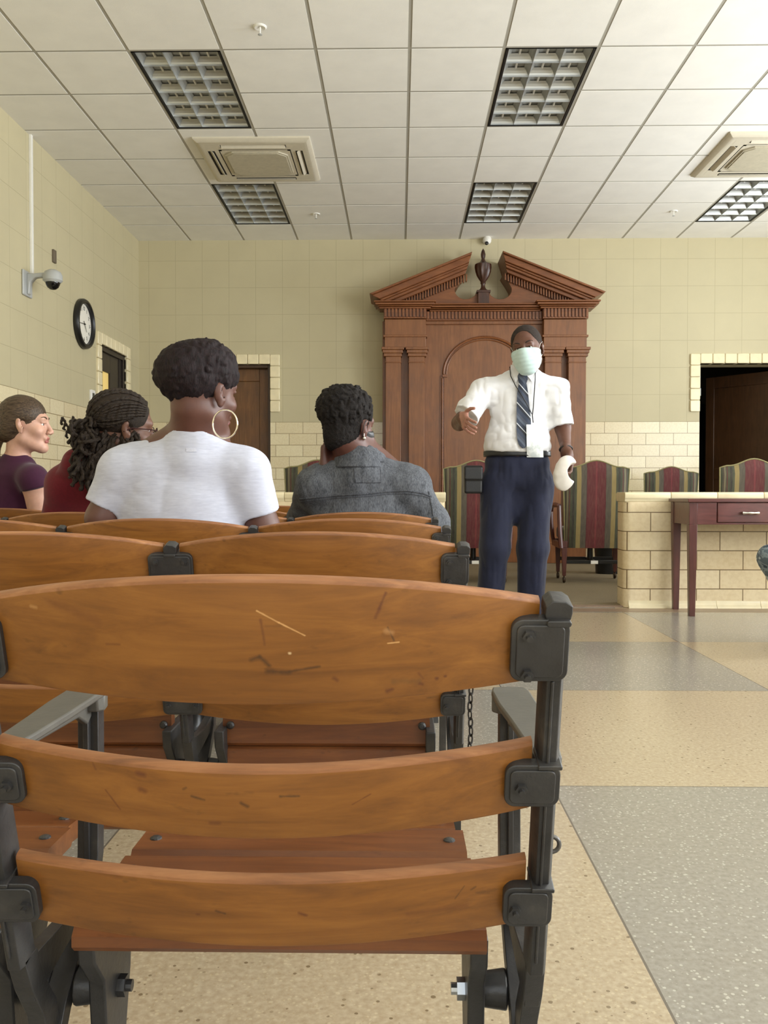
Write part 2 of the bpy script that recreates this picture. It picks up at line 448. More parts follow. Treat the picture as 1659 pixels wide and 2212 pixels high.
# door in the back wall, left
def panel_door(name, x0, x1, y, z1, mat, th=.045, flip=False):
    w = x1 - x0
    mb = MB(); st = .11
    mb.box(x0, x0 + st, y, y + th, .01, z1); mb.box(x1 - st, x1, y, y + th, .01, z1)
    for a, b in ((z1 - .14, z1), (.95, 1.08), (.01, .22)): mb.box(x0 + st, x1 - st, y, y + th, a, b)
    mb.box(x0 + st, x1 - st, y + .016, y + th - .01, .22, z1 - .14)
    return mb
fr = .035
d = struct(panel_door('door_1', DL0 + fr, DL1 - fr, YB + .14, zdl - fr, None).build('door_1', M['wood_door'], bevel=.004))
mb = MB(); mb.box(DL0, DL0 + fr, YB + .04, YB + .2, 0, zdl); mb.box(DL1 - fr, DL1, YB + .04, YB + .2, 0, zdl); mb.box(DL0 + fr, DL1 - fr, YB + .041, YB + .199, zdl - fr, zdl)
struct(mb.build('trim_5', M['wood_door_d'], bevel=.003))
kb = MB().lathe([(.0, -.065), (.022, -.06), (.027, -.045), (.018, -.03), (.01, -.02), (.01, 0)], (DL0 + .1, YB + .14, .98), 'y', 16).build('door_handle', M['chrome'], d, smooth=True)
# door in the left wall: dark frame with a glazed light
d = MB(); xx = XL - .035; st = .12
d.box(xx - .045, xx, LY0 + .05, LY0 + .05 + st, .01, zll - .05); d.box(xx - .045, xx, 9.02, LY1 - .05, .01, zll - .05); d.box(xx - .045, xx + .012, LY1 - .13, LY1 - .11, .01, zll - .05)
d.box(xx - .044, xx - .001, LY0 + .17, 9.02, zll - .05 - .19, zll - .05); d.box(xx - .044, xx - .001, LY0 + .17, 9.02, .01, .9)
do = struct(d.build('door_2', M['dark_frame'], bevel=.003))
t = NT('warm_lit_corridor_glass', .25); t.color(srgb(226, 196, 120)); t.b.inputs['Transmission Weight'].default_value = .0
t.b.inputs['Emission Color'].default_value = srgb(232, 200, 120); t.b.inputs['Emission Strength'].default_value = .35; M['litglass'] = t.m
MB().box(xx - .03, xx - .02, LY0 + .15, 9.04, .9, zll - .2).build('glass_pane', M['litglass'], do)
mb = MB(); mb.box(xx - .1, XL - .01, LY0, LY0 + .05, 0, zll); mb.box(xx - .1, XL - .01, LY1 - .05, LY1, 0, zll); mb.box(xx - .099, XL - .011, LY0 + .05, LY1 - .05, zll - .05, zll)
struct(mb.build('trim_6', M['dark_frame'], bevel=.003))
# room behind the right doorway, door leaf swung in
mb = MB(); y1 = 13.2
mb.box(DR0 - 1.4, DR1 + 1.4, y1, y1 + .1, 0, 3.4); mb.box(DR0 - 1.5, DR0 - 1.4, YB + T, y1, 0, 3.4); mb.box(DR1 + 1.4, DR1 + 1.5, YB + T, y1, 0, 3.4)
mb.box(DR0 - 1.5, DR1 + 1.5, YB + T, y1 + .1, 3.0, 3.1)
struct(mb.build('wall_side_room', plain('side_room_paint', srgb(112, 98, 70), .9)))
hinge = Vector((DR1 - .04, YB + .2, 0))
ang = math.atan2(.77, -.64)
dl = thing('wooden_door', 'dark brown panelled door standing open in the right doorway', 'door', hinge, ang)
lw = 1.0
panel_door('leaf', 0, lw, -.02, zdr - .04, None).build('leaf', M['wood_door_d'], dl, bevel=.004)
MB().lathe([(0, -.065), (.022, -.06), (.027, -.045), (.01, -.02), (.01, 0)], (lw - .08, -.02, .98), 'y', 16).build('door_handle', M['chrome'], dl, smooth=True)
pb = P(1513, 785, Y=YB + .16)
cl = thing('door_closer', 'white box with grey base on the left jamb of the right doorway', 'door fitting', (DR0, YB + .16, P(1513, 856, Y=YB + .16).z))
MB().rbox(0, .05, -.04, .04, .09, .09 + .29, .006, 'z').build('cover', M['white_pl'], cl, bevel=.003)
MB().rbox(0, .055, -.045, .045, 0, .088, .006, 'z').build('base', M['grey_pl'], cl, bevel=.003)
cb = thing('storage_cabinet', 'tall black cabinet in the dark room beyond the right doorway', 'cabinet', (DR0 + .3, 12.2, 0))
MB().box(-.75, .55, 0, .6, .06, 2.02).build('body', M['black'], cb, bevel=.006)
for x in (-.74, -.09): MB().box(x, x + .63, -.02, 0, .08, 2.0).build('door', M['black'], cb, bevel=.004)
# ------------------------------------------------------------------ auditorium seats
SW = .47; TH = math.atan(.29)
LEAN = Matrix.Translation((0, 0, .673)) @ Matrix.Rotation(TH, 4, 'X')
def S(z): return (z - .673) / math.cos(TH)
def yb(z): return (.673 - z) * .29

def slat(z0, z1e, z1c, bow, half=.222, th=.0125, nx=28, z0c=None):
    """curved back slat, arched top, softened edges; top edge faces use material 1"""
    z0c = z0 if z0c is None else z0c
    r = .0035
    prof = [(0, r), (0, .5), (0, -r), (r * .3, -r * .3), (r, 0), (th - r, 0), (th - r * .3, -r * .3), (th, -r), (th, .5), (th, r), (th - r, 0), (r, 0)]
    # entries: (normal offset, fraction/offset along height) -> built explicitly below
    vs = []; ring = []
    for i in range(nx + 1):
        t = -1 + 2 * i / nx; x = half * t
        k = 1 - t * t
        kb = math.cos(t * math.pi / 2) ** .9 if abs(t) < 1 else 0
        b = -bow * kb
        s0 = S(z0 + (z0c - z0) * k); s1 = S(z1e + (z1c - z1e) * k)
        pts = [(0, s0 + r), (0, s0 * .5 + s1 * .5), (0, s1 - r), (r * .3, s1 - r * .3), (r, s1), (th - r, s1), (th - r * .3, s1 - r * .3), (th, s1 - r), (th, s0 + r), (th - r * .3, s0 + r * .3), (th - r, s0), (r, s0), (r * .3, s0 + r * .3)]
        for n_, s_ in pts: vs.append(LEAN @ Vector((x, n_ + .006 + b, s_)))
    m = 13; mb = MB(); fs = []; mi = []
    for i in range(nx):
        for k in range(m):
            fs.append((i * m + k, i * m + (k + 1) % m, (i + 1) * m + (k + 1) % m, (i + 1) * m + k)); mi.append(1 if 2 <= k <= 6 else 0)
    fs.append(tuple(range(m))); mi.append(0); fs.append(tuple(nx * m + k for k in range(m))); mi.append(0)
    mb.v = vs; mb.f = fs; mb.m = mi
    return mb

def bolt(mb, x, n, s, r=.0052):
    """hex nut with a stud, on the rear face of a lug (leaned frame)"""
    poly = [(x + r * math.cos(R(60 * k)), s + r * math.sin(R(60 * k))) for k in range(6)]
    mb.prism(poly, n - .004, n, 'y', 0, LEAN)
    poly = [(x + r * .5 * math.cos(R(45 * k)), s + r * .5 * math.sin(R(45 * k))) for k in range(8)]
    mb.prism(poly, n - .0075, n - .003, 'y', 0, LEAN)

def lug(mb, xi, xo, s0, s1, th=.007, r=.008):
    """raised rounded plate with a rim, across a post, rear side"""
    mb.rbox(xi, xo, -th, .004, s0, s1, r, 'y', 0, 5, LEAN)
    poly_o, poly_i = [], []
    mb.rbox(xi + .004, xo - .004, -th - .0018, -th + .001, s0 + .004, s1 - .004, r * .6, 'y', 0, 4, LEAN)

def standard(x, end, name, parent):
    """cast-iron side frame at local x; end: 0 = between two seats, +1 right end, -1 left end"""
    mb = MB()
    sgn = end
    L = .036
    xi, xo = (-L, L) if end == 0 else ((-L, .009) if end > 0 else (-.009, L))
    def X(M4): return Matrix.Translation((x, 0, 0)) @ M4
    sub = MB()
    # leaning post: web with chamfers and a raised rib
    w = .0085
    sec = [(-w, .003), (-w + .003, -.003), (w - .003, -.003), (w, .003), (w, .024), (w * .5, .029), (-w * .5, .029), (-w, .024)]
    s0, s1 = S(.345), S(.682)
    def lv(u, v, s): return LEAN @ Vector((u, v, s))
    n = len(sec)
    vs = [lv(u, v, s0) for u, v in sec] + [lv(u, v, s1) for u, v in sec]
    sub.add(vs, [(i, (i + 1) % n, n + (i + 1) % n, n + i) for i in range(n)] + [tuple(range(n))[::-1], tuple(range(n, 2 * n))])
    rib = -.0015 if end >= 0 else .0015
    sub.box(rib - .0012, rib + .0012, -.0055, -.002, S(.36), S(.628), 0, LEAN)
    # lugs
    lug(sub, xi, xo, S(.6295), S(.6800), .008, .009)
    lug(sub, xi, xo, S(.5179), S(.5556), .007, .009)
    lug(sub, xi + .003, xo - .003 * (end == 0), S(.4007), S(.4396), .007, .009)
    # collar ridges and cap
    sub.rbox(-.0095, .0095, -.0105, .022, S(.675), S(.680), .002, 'y', 0, 2, LEAN)
    for zz in (.5556, .4396): sub.rbox(-.0098, .0098, -.0095, .02, S(zz) - .003, S(zz) + .001, .001, 'y', 0, 2, LEAN)
    kn = [(-.0095, S(.679)), (-.0105, S(.683)), (-.0100, S(.690)), (-.005, S(.694)), (.005, S(.6935)), (.0105, S(.690)), (.0105, S(.684)), (.0095, S(.679))]
    sub.prism(kn, -.006, .016, 'y', 0, LEAN)
    # lower column, fork, foot
    path = [(.096, .350), (.112, .315), (.138, .275), (.152, .21), (.160, .12), (.160, .02)]
    wd = [.017, .017, .019, .021, .022, .026]
    vs = []
    for (y, z), d in zip(path, wd):
        vs += [(-w, y, z), (w, y, z), (w, y + d * 1.6, z), (-w, y + d * 1.6, z)]
    fs = [(0, 1, 2, 3)]
    for i in range(len(path) - 1):
        for k in range(4): fs.append((i * 4 + k, i * 4 + (k + 1) % 4, i * 4 + 4 + (k + 1) % 4, i * 4 + 4 + k))
    fs.append(tuple(len(path) * 4 - 4 + k for k in range(4)))
    sub.add(vs, fs)
    fork = [(.165, .22), (.19, .255), (.235, .29), (.27, .325), (.288, .37), (.292, .45), (.292, .548)]
    vs = []; w2 = .0115
    for i, (y, z) in enumerate(fork):
        a = fork[max(0, i - 1)]; b = fork[min(len(fork) - 1, i + 1)]
        t = Vector((0, b[0] - a[0], b[1] - a[1])).normalized(); nn = Vector((0, t.z, -t.y)) * .010
        for dx, q in ((-w2, -1), (w2, -1), (w2, 1), (-w2, 1)): vs.append(Vector((dx, y, z)) + nn * q)
    fs = [(0, 1, 2, 3)]
    for i in range(len(fork) - 1):
        for k in range(4): fs.append((i * 4 + k, i * 4 + (k + 1) % 4, i * 4 + 4 + (k + 1) % 4, i * 4 + 4 + k))
    fs.append(tuple(len(fork) * 4 - 4 + k for k in range(4)))
    sub.add(vs, fs)
    sub.box(-.003, .003, .274, .284, .36, .545)           # raised rib on the arm support
    # seat-level cross member joining post and fork
    sub.prism([(.10, .345), (.12, .30), (.27, .322), (.285, .350), (.20, .338)], -.007, .007, 'x')
    # foot flange
    sub.prism([(.10, 0), (.30, 0), (.295, .018), (.24, .03), (.215, .07), (.178, .07), (.165, .03), (.105, .018)], -.016, .016, 'x')
    Mx = Matrix.Translation((x, 0, 0))
    mb.v = [tuple(Mx @ Vector(v)) for v in sub.v]; mb.f = sub.f; mb.m = sub.m
    st = mb.build(name, M['iron'], parent, bevel=.0016)
    # bolts, as one part per bolt head
    xs = [-.023, .023] if end == 0 else [-.023 * sgn]
    for xx in xs:
        for sz, nn in ((S(.668), -.0095), (S(.636), -.0095), (S(.536), -.0085), (S(.419), -.0085)):
            b = MB(); bolt(b, x + xx, nn, sz); b.build('bolt', M['iron'], st)
    return st

def armrest(x, parent):
    mb = MB(); z = .550
    out = [(-.010, .040), (-.013, .10), (-.016, .16), (-.0200, .22), (-.021, .28), (-.018, .297), (0, .301), (.018, .297), (.021, .28), (.0205, .18), (.018, .10), (.012, .040)]
    mb.prism([(x + u, v) for u, v in out], z, z + .008, 'z')
    lip = [(-.021, .278), (-.018, .296), (0, .301), (.018, .296), (.021, .278)]
    mb.prism([(x + u, v) for u, v in lip + [(.015, .270), (-.015, .270)]], z - .016, z + .002, 'z')
    mb.prism([(.045, z + .001), (.285, z + .001), (.292, z - .02), (.272, z - .03), (.246, z - .016), (.055, z - .008)], x - .004, x + .004, 'x')
    mb.box(x - .0115, x + .0115, .276, .299, z - .014, z + .004)
    return mb.build('armrest', M['iron_grey'], parent, bevel=.002)

def hinge(side, parent, folded):
    """cast quadrant that carries the seat, with its pivot bolt"""
    x = side * (.235 - .010)
    y0, z0 = .215, .262
    mb = MB()
    prof = [(.140, .352), (.285, .352), (.275, .325), (.260, .30), (.256, .262), (.240, .205), (.215, .188), (.192, .200), (.178, .235), (.172, .29), (.145, .322)]
    xa, xb = x - side * .045, x - side * .028
    mb.prism(prof, min(xa, xb), max(xa, xb), 'x')
    if not folded: mb.box(min(x - side * .045, x - side * .085), max(x - side * .045, x - side * .085), .155, .285, .346, .353)
    mb.cyl((x - side * .002, y0, z0), (x - side * .04, y0, z0), .020, .015, 18)
    o = mb.build('seat_hinge', M['iron'], parent, bevel=.002)
    b = MB(); xc = x - side * .045
    b.prism([(y0 + .011 * math.cos(R(60 * k)), z0 + .011 * math.sin(R(60 * k))) for k in range(6)], min(xc, xc - side * .008), max(xc, xc - side * .008), 'x')
    b.cyl((xc, y0, z0), (xc - side * .014, y0, z0), .006, None, 10)
    b.build('bolt', M['steel'] if side > 0 else M['iron'], o)
    return o

def seat_boards(parent, folded):
    bl = .078
    for k in range(4):
        half = [.194, .191, .188, .180][k]
        y0 = .122 + k * (bl + .0015); y1 = y0 + bl
        zt = [.367, .373, .375, .370][k]; dz = [.005, .001, -.001, -.006][k]
        r = .0065; th = .023
        prof = [(y0 + r, zt), (y1 - r, zt + dz), (y1, zt + dz - r), (y1, zt + dz - th + r), (y1 - r, zt + dz - th), (y0 + r, zt - th), (y0, zt - th + r), (y0, zt - r)]
        mb = MB()
        vs = []; hs = [-half, half]
        if folded:
            pv = Vector((0, .215, .262))
            rot = Matrix.Translation((0, .195, .156)) @ Matrix.Rotation(R(90), 4, 'X') @ Matrix.Translation((0, -.122, -.355))
            mb.prism(prof, -half, half, 'x', 0, rot)
        else: mb.prism(prof, -half, half, 'x')
        o = mb.build('seat_slat', M['wood_board'], parent, smooth=True)
        if True:
            for sx in (-1, 1):
                b = MB(); yc = (y0 + y1) / 2 if k else y0 + .05; c = Vector((sx * (half - .018), yc, zt + dz * .5))
                if folded:
                    c = Vector((sx * (half - .014), (y0 + y1) / 2, .355)); p = rot @ Vector((c.x, c.y, zt + .001)); b.lathe([(0, -.0050), (.0045, -.0042), (.0072, -.0012), (.0074, .002)], p, 'y', 12)
                else: b.lathe([(.0072, -.001), (.0066, .0014), (.0035, .003), (0, .0034)], c, 'z', 12)
                b.build('bolt', M['iron'], o)

def make_seat(name, label, loc, left_end, right_end, folded, group):
    t = thing(name, label, 'auditorium seat', loc, 0, group)
    wm = [M['wood_seat'], M['wood_edge']]
    slat(.6237, .6905, .7245, .045, z0c=.6245).build('backrest_slat', wm, t, smooth=True)
    slat(.507, .569, .569, .043).build('backrest_slat', wm, t, smooth=True)
    slat(.394, .4577, .4577, .029, z0c=.391).build('backrest_slat', wm, t, smooth=True)
    standard(SW / 2, 1 if right_end else 0, 'side_frame', t)
    armrest(SW / 2, t)
    if left_end:
        standard(-SW / 2, -1, 'side_frame', t); armrest(-SW / 2, t)
    for s in (-1, 1): hinge(s, t, folded)
    seat_boards(t, folded)
    return t

ROWY = [.678, 1.394, 2.110, 2.827, 3.543, 4.26]
ROWX = [.1225, .102, .114, .116, .030, .114]
ORD = ['nearest', 'second', 'third', 'fourth', 'fifth', 'sixth']
NS = [2, 3, 4, 5, 5, 6]
OCC = {(2, 1), (3, 0), (3, 2), (4, 3)}
where = ['aisle', 'second from the aisle', 'third from the aisle', 'fourth from the aisle', 'fifth from the aisle', 'sixth from the aisle']
LBL = {
 (0, 0): 'large wooden slat seat filling the foreground, seat board down, worn arched top',
 (0, 1): 'foreground wooden seat cut off by the left edge, beside the large one',
 (1, 0): 'wooden seat with folded board directly in front of the foreground seat, chain on its post',
 (1, 1): 'wooden seat second from the aisle in the row just ahead of the foreground seat',
 (1, 2): 'wooden seat at the left edge of the row just ahead of the foreground seat',
 (2, 0): 'empty aisle seat in the row where the white-shirted woman sits',
 (2, 1): 'wooden seat that the woman in the white t-shirt leans on',
 (2, 2): 'wooden seat at the left of the white-shirted woman\'s seat',
 (3, 0): 'aisle seat that the woman in the grey denim jacket leans on',
 (3, 1): 'empty seat between the denim-jacket woman\'s seat and the braided woman\'s seat',
 (3, 2): 'wooden seat that the woman with the braided bun leans on',
 (3, 3): 'wooden seat at the left of the braided woman\'s seat',
 (4, 3): 'wooden seat that the woman in the purple top leans on',
}
protos = {}
for r_ in range(6):
    for c in range(NS[r_]):
        occ = (r_, c) in OCC or r_ == 0
        key = (c == 0, c == NS[r_] - 1, not occ)
        loc = (ROWX[r_] - SW / 2 - c * SW, ROWY[r_], 0)
        lab = LBL.get((r_, c), 'wooden seat %s in the %s row ahead of the camera' % (where[c] if c else 'on the aisle', ORD[r_]))
        grp = 'wooden auditorium seats in rows'
        if key in protos:
            o = copy_tree(protos[key]); o.location = loc; o['label'] = lab
        else:
            o = make_seat('auditorium_seat', lab, loc, key[1], key[0], key[2], grp); protos[key] = o
        if (r_, c) == (0, 0): FRONT = o
        if (r_, c) == (1, 0): ROW2 = o
# open hook on the outer side of the nearest frame
c = Vector((SW / 2 + .0185, .125, .450))
pts = [c + Vector((.0072 * math.cos(R(a)), 0, .0072 * math.sin(R(a)))) for a in range(-200, 100, 20)]
pts = [Vector((SW / 2 + .005, .125, .444))] + pts
MB().tube(pts, .0021, 10).build('hook', plain('hook_steel', srgb(96, 94, 92), .35, .6), FRONT, smooth=True)
# white paint chip on the nearest post
# hanging chain
ch = thing('hanging_chain', 'thin dark metal chain hanging from the post of the second-row aisle seat', 'chain', (ROWX[1] + .0165, ROWY[1] + .055, 0))
lm = plain('chain_steel', srgb(40, 36, 34), .4, .5)
z = .53; i = 0
while z > .25:
    a, b = .0040, .0088
    ring = []
    for k in range(16):
        th_ = 2 * math.pi * k / 16; u, v_ = a * math.cos(th_), b * math.sin(th_)
        tw = R(35 + 90 * (i % 2))
        ring.append(Vector((u * math.cos(tw) + .001 * math.sin(i * 1.3), u * math.sin(tw), z + v_)))
    MB().tube(ring, .0014, 6, closed=True).build('link', lm, ch, smooth=True)
    z -= .0138; i += 1
MB().tube([Vector((-.016, 0, .54)), Vector((-.004, 0, .545)), Vector((0, 0, .538)), Vector((0, 0, .53))], .0018, 8).build('hook', lm, ch, smooth=True)

# wear marks on the nearest seat's back slats
DK, LT, BR = srgb(52, 32, 16), srgb(206, 158, 100), srgb(92, 44, 18)
def mk(lst, Y):
    out = []
    for x0, y0, x1, y1, w_, c_, s_ in lst:
        a, b = P(x0, y0, Y=Y), P(x1, y1, Y=Y); ox = FRONT.location.x
        out.append((a.x - ox, a.z, b.x - ox, b.z, w_ * 1.15 * Y / FPX, c_, min(.95, s_ * 1.35)))
    return out
MARKS = [mk([(565, 1311, 610, 1337, 2.5, LT, .8), (610, 1337, 663, 1366, 2.2, LT, .7), (548, 1419, 566, 1412, 7, DK, .55), (566, 1412, 585, 1432, 6, DK, .5), (582, 1444, 628, 1448, 8, DK, .5), (628, 1446, 692, 1436, 4, DK, .5), (572, 1330, 578, 1385, 4, BR, .45),
             (834, 1276, 820, 1310, 4, BR, .6), (820, 1310, 812, 1330, 5, BR, .5), (838, 1352, 851, 1382, 3, DK, .5), (838, 1388, 862, 1386, 2, LT, .7), (836, 1360, 848, 1364, 8, srgb(176, 130, 84), .5), (629, 1405, 631, 1405, 4, srgb(226, 196, 150), .9),
             (945, 1474, 946, 1474, 5, BR, .7), (963, 1470, 965, 1470, 4, BR, .7), (908, 1484, 914, 1486, 5, BR, .7), (836, 1498, 846, 1494, 6, BR, .7), (722, 1464, 728, 1468, 6, BR, .5), (850, 1476, 905, 1478, 9, srgb(104, 70, 34), .4), (905, 1460, 915, 1472, 4, BR, .4), (60, 1312, 72, 1314, 6, LT, .35), (232, 1390, 262, 1390, 4, BR, .4), (110, 1300, 215, 1340, 16, BR, .22)], .655),
         mk([(294, 1674, 308, 1676, 8, BR, .6), (298, 1712, 308, 1716, 8, BR, .5), (412, 1722, 440, 1730, 4, DK, .5), (606, 1720, 646, 1720, 4, DK, .55), (520, 1736, 534, 1744, 5, DK, .5), (186, 1640, 196, 1670, 4, BR, .4), (215, 1720, 245, 1765, 3, BR, .5), (395, 1706, 402, 1702, 4, DK, .4), (760, 1745, 800, 1722, 2, BR, .5), (930, 1640, 1010, 1660, 14, BR, .2), (450, 1785, 470, 1786, 6, BR, .5)], .68),
         mk([(468, 1966, 486, 1972, 4, DK, .5), (426, 1976, 430, 1976, 4, BR, .6), (646, 1970, 662, 1976, 5, BR, .6), (985, 1955, 1005, 1925, 2, DK, .4), (1020, 1936, 1030, 1930, 3, DK, .4), (180, 1880, 260, 1890, 10, BR, .3), (880, 1985, 1010, 1975, 8, BR, .25)], .73)]
bs_ = sorted([c for c in FRONT.children if c.name.startswith('backrest_slat')], key=lambda c: -max(v.co.z for v in c.data.vertices))
for c, mm_ in zip(bs_, MARKS):
    c.data = c.data.copy(); c.data.materials[0] = wood('marked_slat_wood', srgb(104, 62, 20), srgb(130, 81, 28), srgb(152, 99, 39), 'x', .42, marks=mm_)
for c in FRONT.children:
    if c.name.startswith('side_frame') and max(v.co.x for v in c.data.vertices) > .2:
        v_ = P(1207, 1404, Y=.672); x_ = v_.x - FRONT.location.x
        MB().lathe([(0, -.0006), (.0022, -.0004), (.0026, .0006)], (x_, -.0035, v_.z), 'y', 7).build('paint_chip', M['white_pl'], c)
# ------------------------------------------------------------------ front enclosure (low glazed walls)
YD = 5.91; HD = .784; TD = .22
XG0, XG1 = .314, P(1348, 1200, Y=YD).x
def low_wall(name, x0, x1, du):
    mb = MB(); y0 = YD; r = .045
    mb.rbox(x0, x1, y0, y0 + TD, 0, HD - .065, .05, 'z', 0, 6)
    o = mb.build(name, dais_material(name + '_tiles', 'x', du, 31.08 - .0), None, smooth=True)
    struct(o)
    # rounded cap course with a small overhang, and a coved base
    cp = MB(); n = max(1, round((x1 - x0) / .311)); 
    e = [x0] + [x1 - (n - i) * .311 for i in range(1, n)] + [x1] if du == 0 else [x0 + i * .311 for i in range(n)] + [x1]
    prof = [(y0, HD - .065), (y0 - .004, HD - .05), (y0 - .012, HD - .04), (y0 - .013, HD - .012), (y0 - .006, HD - .002), (y0 + .006, HD), (y0 + TD - .006, HD), (y0 + TD + .012, HD - .012), (y0 + TD + .012, HD - .04), (y0 + TD, HD - .065)]
    for a, b in zip(e[:-1], e[1:]): cp.prism(prof, a + .0012, b - .0012, 'x')
    cp.box(x0 + .01, x1 - .01, y0 + .004, y0 + TD - .004, HD - .07, HD - .006)
    cp.build('cap_tile', M['glaze'], o, bevel=.004)
    bs = MB()
    prof = [(y0 + .02, 0), (y0 - .022, 0), (y0 - .020, .008), (y0 - .010, .018), (y0 - .003, .034), (y0 - .0015, .05), (y0 + .02, .05)]
    m = max(1, round((x1 - x0) / .311))
    for i in range(m):
        a = x0 + .03 + (x1 - x0 - .03) * i / m if x0 > 0 else x0 + (x1 - x0 - .03) * i / m
        b = a + (x1 - x0 - .03) / m
        bs.prism(prof, a + .0012, b - .0012, 'x')
    bs.build('base_tile', M['glaze'], o, smooth=True)
    return o
low_wall('wall_low_right', XG1, 5.1, 31.1 - 2.318 + .1555)
low_wall('wall_low_left', XL + .01, XG0, 31.1)
struct(MB().box(XL, 5.3, YD + TD, YB, .001, .012).box(XG0 - .02, XG1 + .02, YD + .09, YD + TD, .001, .012).build('floor_carpet', M['carpet'], bevel=.004))
struct(MB().box(XG0 - .02, XG1 + .02, YD + .03, YD + .09, .0005, .010).box(XL, XR, YD - .20, YD - .03, .0004, .0012).build('trim_7', M['brown_edge']))

# ------------------------------------------------------------------ striped conference chairs
t = NT('striped_fabric', .75)
tc = t.n('ShaderNodeTexCoord'); sp = t.n('ShaderNodeSeparateXYZ'); t.l(tc.outputs['Object'], sp.inputs[0])
u = t.math('DIVIDE', t.math('ABSOLUTE', sp.outputs[0]), .29)
G_, K_, Y_, RD, TP = srgb(56, 60, 42), srgb(38, 36, 28), srgb(136, 118, 70), srgb(84, 8, 20), srgb(74, 66, 54)
st = [(0, srgb(104, 24, 34)), (.025, RD), (.26, srgb(68, 6, 16)), (.275, TP), (.42, srgb(86, 78, 62)), (.43, Y_), (.545, Y_), (.555, G_), (.62, K_), (.68, G_), (.73, srgb(64, 70, 46)), (.745, srgb(88, 24, 26)), (.765, TP), (.80, srgb(124, 116, 88)), (.83, TP), (.87, G_), (.93, K_), (.97, G_)]
c_ = t.ramp(u, st, 'CONSTANT')
n = t.noise(t.coord((1, 1, .12)), 90, 3)
c_ = t.mix(.08, c_, t.ramp(n, [(.3, srgb(40, 38, 26)), (.7, srgb(170, 158, 124))]))
t.color(c_); t.bump(t.noise(t.coord((1, 1, .2)), 300, 2), .2, .001); t.b.inputs['Sheen Weight'].default_value = .2
M['stripe'] = t.m
M['welt'] = plain('chair_piping', srgb(140, 132, 90), .7)

